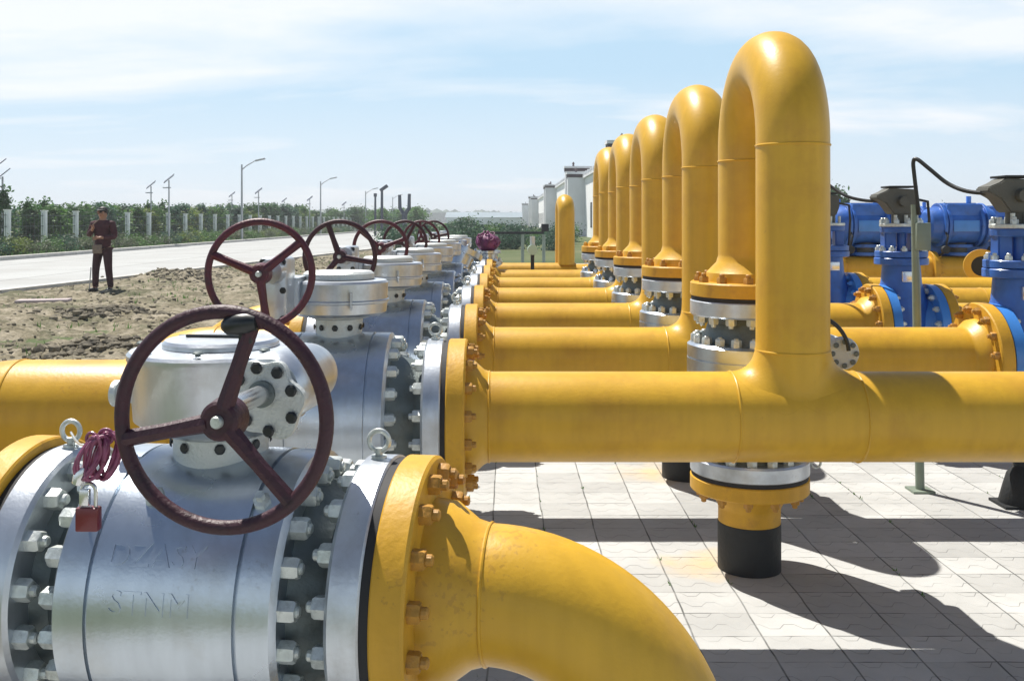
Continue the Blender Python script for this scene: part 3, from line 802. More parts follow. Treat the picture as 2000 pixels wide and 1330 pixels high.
for i in range(2, 7):
    left_pipe((-.605, Y1+(i-1)*S_ROW, AX), 0, .385, .282, .165, .32, .62,
        {2: 'slimmer yellow pipe arching down into the soil behind the fat one', 3: 'yellow pipe bend behind the second handwheel', 4: 'yellow pipe bend at the fourth valve of the row',
         5: 'yellow pipe bend at the fifth valve of the row', 6: 'yellow pipe bend at the far end of the row'}[i], i < 3)

# purple cord seal, padlock, tie wire
c0 = P(193, 892, 1.63)
t = thing('seal_cord', 'bundle of purple cord hanging between the padlock and the big handwheel', 'cord', c0)
b = MB(); random.seed(4)
for k in range(9):
    o = (k-4)/4
    cen = Vector((o*.016, random.uniform(-.012, .012), 0))
    ww = .014 + .004*random.random(); hh = .036 + .006*random.random(); tl = R(-18 + 5*o)
    pts = []
    for j in range(21):
        a = 2*PI*j/20
        x = ww*math.cos(a); z = hh*math.sin(a)
        pts.append(cen + Vector((x*math.cos(tl)-z*math.sin(tl), .006*math.sin(3*a+k), x*math.sin(tl)+z*math.cos(tl))))
    b.tube(pts, .0032, 8, False)
b.build('cord_loops', M_PURP, t)
b = MB(); b.torus((.012, 0, .034), (0, 1, 0), .012, .003, 20, 8); b.torus((-.012, 0, .030), (.3, 1, 0), .010, .003, 20, 8); b.build('cord_knot', M_PURP, t)
b = MB(); b.lathe([(0, 0), (0, .011), (.02, .013), (.03, .008), (.03, 0)], frame((-.034, 0, -.045), (.3, 0, 1)), 10); b.build('cable_clamp', M_STEEL, t)
# wire joining eye and cord
eye_l = Vector((V0.x, V0.y, V0.z)) + Matrix.Rotation(RZ0, 3, 'Z') @ Vector((-.345, 0, .30))
b = MB(); a0 = eye_l; a1 = c0 + Vector((-.005, 0, .03))
b.tube([a0.lerp(a1, k/8) + Vector((0, 0, -.02*math.sin(PI*k/8))) for k in range(9)], .0026, 8)
o = b.build('tie_wire', M_STEEL, None); tag(o, 'thin steel wire from the lifting eye to the purple cord', 'wire')
pc = P(173, 1010, 1.63)
t = thing('padlock', 'small dark red square padlock hanging below the purple cord', 'padlock', pc)
b = MB(); b.box((-.019, -.010, -.022), (.019, .010, .018), ch=.003); b.build('lock_body', M_LOCK, t)
b = MB()
b.tube([(-.012, 0, .015), (-.012, 0, .045)] + [(-.012*math.cos(PI*k/10), 0, .045+.012*math.sin(PI*k/10)) for k in range(1, 10)] + [(.012, 0, .045), (.012, 0, .015)], .0034, 10)
b.build('shackle', M_STEEL, t)
b = MB(); b.box((-.014, -.006, .02), (.002, .006, .048), ch=.002); b.build('hasp_tag', M_STEEL, t)

# ------------------------------------------------------------------ paving, soil, road and the far ground
def sheet(name, x0, x1, y0, y1, z, m):
    b = MB(); v = [b.bm.verts.new(p) for p in ((x0, y0, z), (x1, y0, z), (x1, y1, z), (x0, y1, z))]; b.bm.faces.new(v)
    return struct(b.build(name, m))
sheet('ground', -1500, 1500, -300, 3200, -.03, M_FIELD)
sheet('paving', -1.75, 30, -3, 34, .004, M_PAVE)
def road_edge(y): return -10.5 + 4.0*min(1, max(0, (y-18)/34))
b = MB()
ys_ = [-20, 0, 10, 18] + [18+3.4*k for k in range(1, 11)] + [80, 160, 420]
vv = [(b.bm.verts.new((-19.0, y, -.005)), b.bm.verts.new((road_edge(y)-.1, y, -.005))) for y in ys_]
for (a0, a1), (b0, b1) in zip(vv, vv[1:]): b.bm.faces.new((a0, a1, b1, b0))
struct(b.build('road', M_ROAD))
sheet('verge', -30, -19.3, -20, 300, -.02, mat('verge_grass', (.06, .10, .035), .95, 0, .4, 2, .8, 30))
b = MB()
vv = []
for y in ys_[1:-1]:
    e = road_edge(y); vv.append([b.bm.verts.new(p) for p in ((e-.12, y, -.1), (e-.12, y, .10), (e+.14, y, .10), (e+.14, y, -.1))])
for A, B in zip(vv, vv[1:]):
    for q in range(3): b.bm.faces.new((A[q], A[q+1], B[q+1], B[q]))
struct(b.build('road_kerb', M_CONC, smooth=20))
b = MB(); b.box((-19.35, -10, -.1), (-19.0, 300, .14), ch=.015); struct(b.build('road_kerb_far', M_CONC))
# dug soil: a real uneven surface
b = MB(); nx, ny = 200, 520
xs1, ys0, ys1 = -1.65, 1.0, 62.0
grid = []
def soil_h(x, y):
    h = .10*noise.noise((x*.45, y*.45, 0)) + .06*noise.noise((x*1.5, y*1.5, 3)) + .05*noise.noise((x*4, y*4, 7)) + .045*noise.noise((x*9, y*9, 9))
    xs0 = road_edge(y)+.10
    edge = min(1, (x-xs0)/.6, (xs1-x)/.5)
    for (mx_, my_, mh, mr) in SOIL_HEAPS:
        d2 = ((x-mx_)**2+(y-my_)**2)/(mr*mr)
        if d2 < 6: h += mh*math.exp(-d2)*(1+.5*noise.noise((x*3, y*3, 5)))
    return .035 + h*max(0, edge)
def gp(px, py): q = P(px, py, H*FPX/(py-VY)); return q.x, q.y
SOIL_HEAPS = [(*gp(345, 545), .22, .9), (*gp(215, 622), .13, .5), (*gp(185, 690), .10, .5), (*gp(60, 600), .06, 1.0), (*gp(290, 600), .07, .7), (*gp(20, 640), .07, .8)]
for j in range(ny+1):
    row = []
    y = ys0 + (ys1-ys0)*(j/ny)**1.4; xs0 = road_edge(y)+.10
    for i in range(nx+1):
        x = xs0 + (xs1-xs0)*i/nx
        row.append(b.bm.verts.new((x, y, soil_h(x, y))))
    grid.append(row)
for j in range(ny):
    for i in range(nx):
        b.bm.faces.new((grid[j][i], grid[j][i+1], grid[j+1][i+1], grid[j+1][i]))
struct(b.build('soil', M_DIRT, smooth=180))
# clods
random.seed(11)
b = MB()
base_ico = bmesh.new(); bmesh.ops.create_icosphere(base_ico, subdivisions=1, radius=1)
iv = [v.co.copy() for v in base_ico.verts]; ifc = [[v.index for v in f.verts] for f in base_ico.faces]; base_ico.free()
def clod(b, x, y, z, s, seed):
    vs = []
    for c in iv:
        k = 1 + .5*noise.noise(c*1.7 + Vector((seed, seed*.3, 0)))
        vs.append(b.bm.verts.new((x + c.x*s*k, y + c.y*s*k*random.uniform(.8, 1.1), z + c.z*s*k*.7)))
    for f in ifc: b.bm.faces.new([vs[q] for q in f])
for k in range(9000):
    y = 5 + 34*random.random()**1.3; x = random.uniform(-10.2, -1.9)
    if x < road_edge(y)+.25: continue
    if noise.noise((x*.5, y*.5, 2)) < random.uniform(-.5, .35): continue
    s = random.uniform(.007, .028) * (1.0 + y*.03)
    clod(b, x, y, soil_h(x, y), s, k)
for (mx_, my_, mh, mr) in SOIL_HEAPS[:3]:
    for k in range(420):
        x = random.gauss(mx_, mr*.7); y = random.gauss(my_, mr*.7)
        clod(b, x, y, soil_h(x, y), random.uniform(.015, .07), k+9000)
o = b.build('soil_clods', mat('dark_soil_clod', (.17, .15, .11), .95, 0, .75, 2.5, .5, 30), smooth=20); tag(o, 'scattered clods and crumbs of dug soil beside the pipes', 'soil', kind='stuff')
# flat slab on soil
x, y = gp(85, 598); b = MB(); b.box((-.45, -.12, -.03), (.45, .12, .02), ch=.01); o = b.build('concrete_slab', mat('pinkish_concrete', (.42, .36, .36), .85, 0, .1, 3))
o.location = (x, y, .10); o.rotation_euler = (R(2), R(-1), R(4)); tag(o, 'flat pinkish slab lying on the bare soil near the left edge', 'slab')
# ------------------------------------------------------------------ blue gate valves at the right
def gate_valve(Y, label, near):
    t = thing('gate_valve', label, 'valve', (2.66, Y, 0), (0, 0, 0), 'blue gate valves on the yellow runs')
    U = frame((0, 0, 0), (0, 0, 1))
    b = MB(); b.lathe([(.42, 0), (.42, .12), (.47, .16), (.60, .19), (.82, .19), (.96, .165), (1.08, .130), (1.20, .120), (1.20, 0)], U, 40)
    b.build('body', M_BLUE, t)
    Mx = Matrix.Translation((0, 0, AX))
    for s in (-1, 1):
        x1 = .155 if s < 0 else .2115
        b = MB(); b.lathe([(s*x1, 0), (s*x1, .286), (s*(x1-.055), .290), (s*(x1-.057), .20), (s*(x1-.13), .165)], Mx, 64)
        if not near: bolts(t, None, ring_matrices(s*(x1-.056), .25, 16, -s), Mx, far=b)
        b.build('flange', M_BLUEL, t)
        if near: bolts(t, NM_BLUE, ring_matrices(s*(x1-.056), .25, 16, -s), Mx)
    b = MB(); b.cyl(1.20, 1.245, .172, U, 48, .004)
    f1 = b.build('bonnet_flange', M_BLUE, t)
    b = MB(); b.cyl(1.249, 1.29, .168, U, 48, .004)
    f2 = b.build('bonnet_flange', M_BLUE, t)
    if near:
        Mz = frame((0, 0, 0), (0, 0, 1))
        bolts(f2, NM_BLUE, ring_matrices(1.29, .145, 12, 1), Mz)
    b = MB()
    for s in (-1, 1): b.prism([(s*.05, -.045), (s*.125, -.045), (s*.125, .045), (s*.05, .045)], 1.285, 1.42, ch=.008)
    b.lathe([(1.28, .03), (1.45, .03)], U, 20)
    b.cyl(1.41, 1.45, .135, U, 36, .005)
    b.build('yoke', M_BLUE, t)
    b = MB(); b.cyl(1.452, 1.475, .138, U, 36, .004); cf = b.build('cap_flange', M_NUT, t)
    if near: bolts(cf, NM_BLUE, ring_matrices(1.475, .118, 10, 1), frame((0, 0, 0), (0, 0, 1)))
    # gear cap: flared olive box
    b = MB(); b.lathe([(1.47, 0), (1.47, .062), (1.58, .062)], U, 20)
    Mg = Matrix.Rotation(R(90), 4, 'X')
    b.prism([(-.075, 1.535), (.05, 1.535), (.075, 1.60), (.075, 1.70), (-.10, 1.71), (-.125, 1.69), (-.185, 1.665), (-.19, 1.64), (-.125, 1.605)], -.07, .07, Mg, .006)
    b.lathe([(-.11, 0), (-.11, .032), (-.065, .036)], frame((-.02, 0, 1.62), (0, 1, 0)), 20)
    gc = b.build('gear_cap', M_OLIVE, t)
    b = MB(); b.box((-.108, -.08, 1.712), (.08, .08, 1.724), ch=.003); b.build('lid', M_BLACK, gc)
    for dx in (-.07, .0, .07):
        b = MB(); b.cyl(1.475, 1.53, .012, frame((dx, -.08, 0), (0, 0, 1)), 8); b.build('stud', M_NUT, gc)
    b = MB(); b.tube([(.07, -.02, 1.64), (.17, -.02, 1.62), (.18, -.02, 1.50), (.17, -.02, 1.30), (.16, .0, 1.24)], .010, 8); b.build('conduit', M_CABLE, t)
    b = MB(); b.box((-.05, -.150, 1.09), (.05, -.118, 1.16), ch=.003); b.build('name_plate', M_STEEL, t)
    # continuing pipe flange belongs to the pipe beyond
    return t
for i, lab in ((1, 'blue gate valve just outside the right edge of the picture'), (2, 'tall blue gate valve at the right edge with olive gear cap'), (3, 'blue gate valve left of the thin post with olive gear cap'), (4, 'blue gate valve half hidden behind the tallest yellow pipe')):
    if i == 1: continue
    gate_valve(Y1+(i-1)*S_ROW, lab, i <= 3)
for i, lab in ((2, 'yellow pipe beyond the right-edge gate valve'), (3, 'yellow pipe beyond the second blue gate valve'), (4, 'yellow pipe running right behind the thin post, lower of two'), (5, 'yellow pipe running right behind the thin post, upper of two')):
    t = thing('yellow_pipe', lab, 'pipe', (2.94, Y1+(i-1)*S_ROW, 0), group='yellow pipes beyond the gate valves')
    Mx = Matrix.Translation((-2.94, 0, AX))
    x_s = 2.8740
    xq = wn_flange(t, x_s, 1, .29, RP, i < 4, 16, M=Mx, neck=.08)
    b = MB(); b.lathe([(xq-.004, RP), (5.2, RP), (5.2, 0)], Mx, 48); b.build('run', M_YEL, t)
    seam(t, (xq+.9-2.94, 0, AX), (1, 0, 0), RP)
# row 1 run continues past the frame
t = thing('yellow_pipe', 'end of the nearest long yellow run at the right edge', 'pipe', (2.51, Y1, 0))
b = MB(); b.lathe([(0, 0), (0, .286), (.06, .286), (.06, .18), (.15, RP), (2.0, RP), (2.0, 0)], Matrix.Translation((0, 0, AX)), 48); b.build('run', M_YEL, t)

# stands, post, cables
def pipe_stand(x, y, label, top=.55):
    t = thing('pipe_stand', label, 'pipe stand', (x, y, 0), group='black stands under the runs')
    b = MB(); b.lathe([(.004, 0), (.004, .10), (.02, .105), (.10, .085), (.17, .065), (.21, .032), (top, .030), (top, 0)], frame((0, 0, 0), (0, 0, 1)), 16); b.build('column', M_BLACK, t)
    b = MB(); b.box((-.12, -.09, .004), (.12, .09, .018)); b.build('base_plate', M_BLACK, t)
pipe_stand(2.70, 5.10, 'black stand with flared foot under the blue valve at the right edge', .42)
pipe_stand(2.70, 6.59, 'black stand with flared foot under the second blue valve', .42)
pt = P(1797, 960, 5.36); tp = P(1785, 312, 5.36)
t = thing('cable_post', 'thin grey-green post holding a black cable, between the blue valves', 'post', (pt.x, pt.y, 0))
b = MB(); b.tube([(0, 0, 0), ((tp.x-pt.x)*.6, 0, 1.1), (tp.x-pt.x, 0, 1.58)], [.024, .022, .016], 16); b.box((-.035, -.04, 1.33), (.045, .03, 1.48), ch=.006); b.build('pole', M_POST, t)
b = MB(); b.box((-.06, -.06, 0.004), (.06, .06, .016)); b.build('base_plate', M_POST, t)
def cable(pts, label, r=.011):
    # smooth Catmull-Rom
    q = [Vector(p) for p in pts]; q = [q[0]] + q + [q[-1]]; o_ = []
    for k in range(1, len(q)-2):
        for u in range(8):
            s = u/8; p0, p1, p2, p3 = q[k-1], q[k], q[k+1], q[k+2]
            o_.append(.5*((2*p1) + (p2-p0)*s + (2*p0-5*p1+4*p2-p3)*s*s + (3*p1-p0-3*p2+p3)*s**3))
    o_.append(q[-2])
    b = MB(); b.tube(o_, r, 10); o = b.build('power_cable', M_CABLE); tag(o, label, 'cable', 'black cables to the gear caps')
cable([P(1795, 420, 5.34), P(1786, 345, 5.34), P(1784, 316, 5.34), P(1792, 312, 5.32), P(1815, 330, 5.27), P(1850, 358, 5.2), P(1885, 373, 5.12), P(1925, 378, 5.05)], 'black cable drooping from the thin post to the right-edge gear cap')
cable([P(1598, 345, 6.8), P(1625, 366, 6.75), P(1655, 384, 6.66), P(1690, 392, 6.6), P(1722, 393, 6.55)], 'black cable drooping from behind the tallest pipe to the second gear cap')
cable([P(1560, 420, 6.8), P(1562, 340, 6.8), P(1574, 328, 6.8), P(1598, 345, 6.8)], 'black cable hidden behind the tallest yellow pipe', .011)

# ------------------------------------------------------------------ blue flow units behind, on yellow flanged pipe
def flow_unit(cx, cy, label, w=.85):
    t = thing('flow_meter', label, 'flow meter', (cx, cy, 0), group='blue metering units in the background')
    Mx = Matrix.Translation((0, 0, 1.44))
    hw = w/2
    b = MB(); b.lathe([(-hw, 0), (-hw, .16), (-hw+.03, .20), (-hw+.14, .235), (hw-.14, .235), (hw-.03, .20), (hw, .16), (hw, 0)], Mx, 28)
    b.box((-hw*.55, -.20, 1.44), (hw*.5, .20, 1.70), ch=.02)
    b.build('body', M_BLUE, t)
    for s in (-.62, -.5, .45, .62):
        b = MB(); b.cyl(s*hw-.018, s*hw+.018, .275, Mx, 28, .004); b.build('flange', M_BLUE, t)
    b = MB(); b.box((-hw*.4, -.245, 1.36), (hw*.35, -.225, 1.50), ch=.006); b.build('name_plate', M_BLUEL, t)
    b = MB(); b.box((-hw*.5, -.1, 1.70), (hw*.4, .1, 1.715)); b.cyl(1.71, 1.80, .03, frame((hw*.3, 0, 0), (0, 0, 1)), 12); b.build('cover', M_BLUEL, t)
    b = MB(); b.cyl(1.05, 1.22, .10, frame((0, 0, 0), (0, 0, 1)), 20); b.build('neck', M_OLIVE, t)
    b = MB(); b.cyl(1.16, 1.20, .17, frame((0, 0, 0), (0, 0, 1)), 20, .003); b.cyl(1.06, 1.10, .17, frame((0, 0, 0), (0, 0, 1)), 20, .003); b.build('neck_flange', M_BLUE, t)
    for dx in (-.30, .27):
        b = MB(); b.tube([(dx, -.10, 1.05), (dx, -.30, 1.12), (dx+.03, -.30, 1.30), (dx+.03, -.2, 1.40)], .014, 8); b.lathe([(-.03, 0), (-.03, .05), (.03, .05), (.03, 0)], frame((dx, -.31, 1.14), (0, 1, 0)), 14); b.build('gauge', M_BLACK, t)
    b = MB(); b.box((-.46, .12, 1.02), (.46, .30, 1.30), ch=.02); b.build('junction_cabinet', M_BLUE, t)
    Mp = Matrix.Translation((0, 0, .90))
    b = MB(); b.lathe([(-.62, 0), (-.62, .15), (.62, .15), (.62, 0)], Mp, 32); b.build('pipe', M_YEL, t)
    for s in (-.62, -.34, .34, .62):
        b = MB(); b.cyl(s-.035, s+.035, .215, Mp, 32, .004); bolts(t, None, ring_matrices(s+.035, .185, 10, 1), Mp, far=b); b.build('flange', M_YELF, t)
    for x_ in (-.45, .45):
        b = MB(); b.cyl(0.004, .75, .05, frame((x_, 0, 0), (0, 0, 1)), 12); b.build('leg', M_BLACK, t)
for px, Y, lab in ((1690, 12.2, 'blue metering unit seen between the tallest pipe and the second gate valve'), (1872, 12.2, 'large blue metering unit right of the thin post'), (1620, 13.9, 'blue metering unit peeking out beside the tallest pipe'),
                   (2060, 12.2, 'blue metering unit behind the right-edge gate valve'), (1760, 14.4, 'blue metering unit directly behind the thin post'), (1950, 14.4, 'blue metering unit in the second line near the right edge'), (1790, 16.0, 'blue metering unit hidden farther behind the thin post')):
    flow_unit((px-VX)/FPX*Y, Y, lab, .85)
for (y, x0, x1, z, r, lab) in ((11.2, 3.2, 8.0, .55, .13, 'far yellow header pipe below the blue metering units'), (14.6, 3.0, 9.5, .95, .16, 'farther yellow header pipe behind the blue metering units'), (17.5, 3.5, 12, 1.15, .16, 'farthest yellow header pipe on the right')):
    t = thing('header_pipe', lab, 'pipe', (x0, y, 0), group='yellow header pipes in the right background')
    b = MB(); b.lathe([(0, 0), (0, r), (x1-x0, r), (x1-x0, 0)], Matrix.Translation((0, 0, z)), 32); b.build('run', M_YEL, t)
    k = .5
    while k < x1-x0:
        b = MB(); b.cyl(k, k+.10, r*1.6, Matrix.Translation((0, 0, z)), 32, .004); b.build('flange', M_YELF, t); k += 1.3
    for q in (.2, x1-x0-.2):
        b = MB(); b.cyl(.004, z-r+.01, .04, frame((q, 0, 0), (0, 0, 1)), 12); b.build('leg', M_BLACK, t)
# yellow elbow with open dark flange (by the right gate valve)
q = P(1918, 520, 9.8)
t = thing('pipe_flange_end', 'yellow blind ring with dark opening left of the right-edge gate valve', 'pipe end', (q.x, q.y, 0))
b = MB(); Mq = frame((0, 0, q.z), (-.35, -1, 0)); b.lathe([(0, .10), (0, .17), (-.05, .17), (-.05, .12), (-.3, .12), (-.3, 0)], Mq, 32); b.build('ring', M_YEL, t)
b = MB(); b.cyl(-.04, -.03, .10, Mq, 24); b.build('opening', M_BLACK, t)  # black disc stands in for the shade inside the open end
b = MB(); b.cyl(.004, q.z-.10, .05, frame((0, .15, 0), (0, 0, 1)), 12); b.build('leg', M_BLACK, t)

# ------------------------------------------------------------------ small far U pipe, purple capped valve, dark beam
Yf = 12.1
q = P(1090, 500, Yf); zt = H - (380-VY)/FPX*Yf
t = thing('small_u_pipe', 'short fat yellow U pipe standing alone left of the tall U bends', 'pipe', (q.x, Yf, 0))
XF = .085
pts = [(-.05, -.02, .70), (0.075, -.02, .75), (.10, -.02, .95), (.10, -.02, zt-.24)] + [(.10-.015*(1-math.cos(PI*k/16))*.5, -.02+.35*(1-math.cos(PI*k/16))*.5, zt-.24+.14*math.sin(PI*k/16)) for k in range(1, 17)] + [(.085, .33, .8)]
b = MB(); b.tube(pts[2:], .105, 28); b.build('u_bend', M_YEL, t)
b = MB(); b.lathe([(-.82, 0), (-.82, .13), (.22, .13), (.22, 0)], Matrix.Translation((0, 0, .84)), 28); b.build('run', M_YELF, t)
b = MB(); b.cyl(-.9, -.84, .24, Matrix.Translation((0, 0, .84)), 32, .004); b.build('flange', M_YELF, t)
for q_ in (-.5, .12):
    b = MB(); b.cyl(.004, .73, .05, frame((q_, 0, 0), (0, 0, 1)), 12); b.build('leg', M_BLACK, t)
q = P(1040, 455, 11.6)
t = thing('pressure_transmitter', 'small pale green instrument on the far yellow pipe', 'instrument', (q.x, q.y, AX+.13))
b = MB(); b.cyl(0, .18, .022, frame((0, 0, 0), (0, 0, 1)), 12); b.build('stem', M_BLACK, t)
b = MB(); b.lathe([(-.07, 0), (-.07, .06), (.07, .06), (.07, 0)], frame((0, 0, .24), (0, 1, 0)), 20); b.build('dial', mat('pale_green_enamel', (.42, .58, .50), .4), t)
b = MB(); b.cyl(.28, .40, .03, frame((0, 0, 0), (0, 0, 1)), 12); b.build('cap', M_CAST, t)
# far extra horizontal runs
for i in (6, 7):
    t = thing('yellow_gas_pipe', {6: 'low yellow pipe just before the short U pipe', 7: 'farthest low yellow pipe of the row'}[i], 'pipe', (-.2, Y1+(i-1)*S_ROW, 0), group='low yellow pipes at the far end')
    Mx = Matrix.Translation((.2, 0, AX)); xq = wn_flange(t, -.2025, 1, .282, RP, False, 14, M=Mx)
    b = MB(); b.lathe([(xq-.003, RP), (1.6, RP), (1.6, 0)], Mx, 36); b.build('run', M_YEL, t)
    b = MB(); b.cyl(.004, AX-RP+.01, .05, frame((1.5, 0, 0), (0, 0, 1)), 12); b.build('leg', M_BLACK, t)
# purple capped valve
q = P(953, 505, 11.2)
t = thing('capped_valve', 'silver flanged valve topped with a purple cap at the far end of the row', 'valve', (q.x, q.y, .95))
b = MB(); b.lathe([(0, 0), (0, .10), (.05, .17), (.08, .17), (.09, .10), (.16, .10), (.17, .15), (.20, .15), (.20, 0)], frame((0, 0, 0), (0, 0, 1)), 24)
bolts(t, None, ring_matrices(.08, .14, 10, 1), frame((0, 0, 0), (0, 0, 1)), far=b); b.build('body', M_SIL, t)
b = MB(); b.sphere((0, 0, .29), .13, (1, 1, .85), 3)
random.seed(8)
for k in range(26):
    a = random.uniform(0, 2*PI); e_ = random.uniform(-.3, 1.2); d = Vector((math.cos(a)*math.cos(e_), math.sin(a)*math.cos(e_), math.sin(e_)))
    b.torus(Vector((0, 0, .29)) + d*.115, (random.random()-.5, random.random()-.5, random.random()-.5), .030, .009, 14, 6)
for k in range(8):
    a = 2*PI*k/8; b.torus((.07*math.cos(a), .07*math.sin(a), .30), (math.sin(a), -math.cos(a), 0), .06, .012, 18, 6)
b.build('cap', mat('dark_purple_wrap', (.16, .035, .11), .6, 0, .5, 12), t, 60)
t2 = thing('flange_stack', 'slanting silver flange stack with dark studs left of the purple cap', 'valve', (q.x-.33, q.y-.7, .95))  # stack of flanges and studs, carries no wheel
b = MB(); Mq = frame((0, 0, 0), (.45, .2, 1)); b.cyl(0, .06, .20, Mq, 28); b.cyl(.06, .20, .12, Mq, 20); b.cyl(.20, .26, .20, Mq, 28); bolts(t2, None, ring_matrices(.26, .16, 10, 1), Mq, far=b); b.build('body', M_SIL, t2)
# dark cable tray
t = thing('cable_tray', 'dark horizontal tray with a black junction box in front of the white buildings', 'cable tray', (0, 0, 0))
a0 = P(985, 455, 24); a1 = P(1062, 453, 24); t.location = (a0.x, 24, 0)
b = MB(); b.box((-.3, -.08, a0.z-.03), (a1.x-a0.x, .08, a0.z+.03)); b.build('tray', M_BLACK, t)
b = MB(); b.box((a1.x-a0.x-.06, -.1, a0.z+.031), (a1.x-a0.x+.12, .1, a0.z+.22), ch=.01); b.build('junction_box', M_BLACK, t)
for q_ in (-.2, .45, a1.x-a0.x):
    b = MB(); b.cyl(0, a0.z-.04, .04, frame((q_, 0, 0), (0, 0, 1)), 10); b.build('leg', M_POST, t)

# ------------------------------------------------------------------ white buildings on the right
def block(y0, y1, x_in, x_out, h, label, w_pier=None):
    """side wall set back at x_out, piers stepping forward to x_in at both ends"""
    t = thing('white_building', label, 'building', (x_in, y0, 0), group='white buildings in a row')
    d = y1-y0; X = x_out-x_in
    b = MB(); b.box((X, .6, -.05), (X+9, d-.6, h-.5)); b.build('wall', M_WALL, t)
    b = MB(); b.box((X-.25, .5, h-.5), (X+9.2, d-.5, h-.25)); b.build('cornice', M_WALLG, t)
    for yy in (0, d-1.2):
        b = MB(); b.box((0, yy, -.05), (X+1, yy+1.2, h-.42)); b.box((-.12, yy-.12, h-.1), (X+1, yy+1.32, h+.10)); pr = b.build('pier', M_WALLG, t)
        b = MB(); b.box((-.06, yy-.06, h-.42), (X+1, yy+1.26, h-.1)); b.build('cap_band', M_TRIM, pr)
        b = MB(); b.lathe([(h+.1, 0), (h+.1, .12), (h+.3, .08), (h+.4, .14), (h+.6, 0)], frame((X*.5, yy+.6, 0), (0, 0, 1)), 8); b.build('finial', M_TRIM, pr)
    k = 4.0
    while k < d-4:
        b = MB(); b.box((X-.03, k, .9), (X+.05, k+1.6, 3.2)); w = b.build('window', M_TRIM, t)
        b = MB(); b.box((X-.05, k+.12, 1.02), (X-.02, k+1.48, 3.08)); b.build('pane', M_GLASS, w)
        k += 5.2
    k = 2.5
    while k < d-2:
        b = MB(); b.box((X-.3, k, h-.25), (X+.1, k+.5, h+.05)); b.build('parapet_block', M_WALLG, t); k += 2.6
    return t
block(58, 97, 6.2, 7.9, 6.2, 'nearest white building with brown-banded end piers behind the yellow pipes')
block(99.5, 150, 6.2, 7.9, 7.0, 'second white building, its brown-banded pier left of the tall U bends')
block(154, 230, 6.2, 7.9, 7.0, 'third white building, farther behind the short yellow U pipe')
block(236, 330, 5.8, 8.2, 7.4, 'farthest white building of the row near the horizon')
# open gate/door dark on nearest building
t = thing('low_shed', 'long low pale shed with bluish roof on the horizon', 'shed', (-14, 300, 0))
b = MB(); b.box((-4, 0, 0), (19, 18, 2.6)); b.build('wall', M_SHED, t)
b = MB(); b.prism([(-.6, 2.6), (18.6, 2.6), (9, 4.3)], -4.5, 19.5, Matrix.Rotation(R(90), 4, 'Z') @ Matrix.Rotation(R(90), 4, 'X')); b.build('roof', M_SHEDR, t)
t = thing('low_shed', 'small grey flat hut on the horizon left of the long shed', 'shed', (-33, 300, 0))
b = MB(); b.box((0, 0, 0), (9, 8, 4.2)); b.build('wall', M_WALLG, t)
b = MB(); b.box((-.4, -.4, 4.2), (9.4, 8.4, 4.7)); b.build('roof', M_SHEDR, t)

# ------------------------------------------------------------------ lamps
def street_lamp(Y, X, h, label):
    t = thing('street_lamp', label, 'street lamp', (X, Y, 0), group='tall street lamps along the road')
    b = MB(); b.tube([(0, 0, 0), (0, 0, h-.5)], [.10, .06], 12); b.build('pole', M_LAMP, t)
    b = MB(); b.tube([(0, 0, h-.9), (.35, 0, h-.6), (.95, 0, h-.25), (1.1, 0, h-.2)], [.045, .04, .035, .035], 8); b.build('arm', M_LAMP, t)
    b = MB(); b.box((0, -.13, -.06), (.75, .13, .06), Matrix.Translation((1.0, 0, h-.22)) @ Matrix.Rotation(R(-12), 4, 'Y'), ch=.03); b.build('lamp_head', M_LAMP, t)
for n_, (Y, lab) in enumerate(((72.5, 'nearest tall street lamp with one arm, left of centre'), (103.5, 'second tall street lamp with one arm'), (137, 'third tall street lamp, small and faint'), (170, 'farthest tall street lamp near the dark posts'))):
    street_lamp(Y, -19.6, 6.2, lab)
def solar_lamp(px, py, Y, label):
    q = P(px, py, Y)
    t = thing('solar_lamp', label, 'solar lamp', (q.x, Y, 0), group='small solar lamps by the fence')
    b = MB(); b.tube([(0, 0, 0), (0, 0, q.z-.1)], [.055, .04], 10); b.build('pole', M_LAMP, t)
    b = MB(); b.box((-.36, -.25, -.02), (.36, .25, .02), Matrix.Translation((0, 0, q.z)) @ Matrix.Rotation(R(-38), 4, 'Y') @ Matrix.Rotation(R(20), 4, 'X')); b.build('solar_panel', M_PANEL, t)
    b = MB(); b.box((-.1, -.08, -.03), (.35, .08, .03), Matrix.Translation((-.25, 0, q.z-.55)), ch=.01); b.build('lamp_head', M_LAMP, t)
SL = [(330, 349, 58, 'solar lamp with dark tilted panel left of the tall street lamps'), (295, 361, 66, 'solar lamp just left of the nearer dark-panelled one'), (505, 373, 80, 'solar lamp just right of the nearest tall street lamp'), (453, 380, 92, 'solar lamp just left of the nearest tall street lamp'),
      (605, 388, 101, 'solar lamp left of the second tall street lamp'), (555, 391, 112, 'tiny solar lamp between the two tall street lamps'), (672, 398, 125, 'tiny solar lamp right of the second tall street lamp'), (5, 341, 44, 'solar lamp cut by the left edge, lower one'), (-4, 323, 41, 'solar lamp cut by the left edge, upper one')]
for s_ in SL: solar_lamp(*s_)
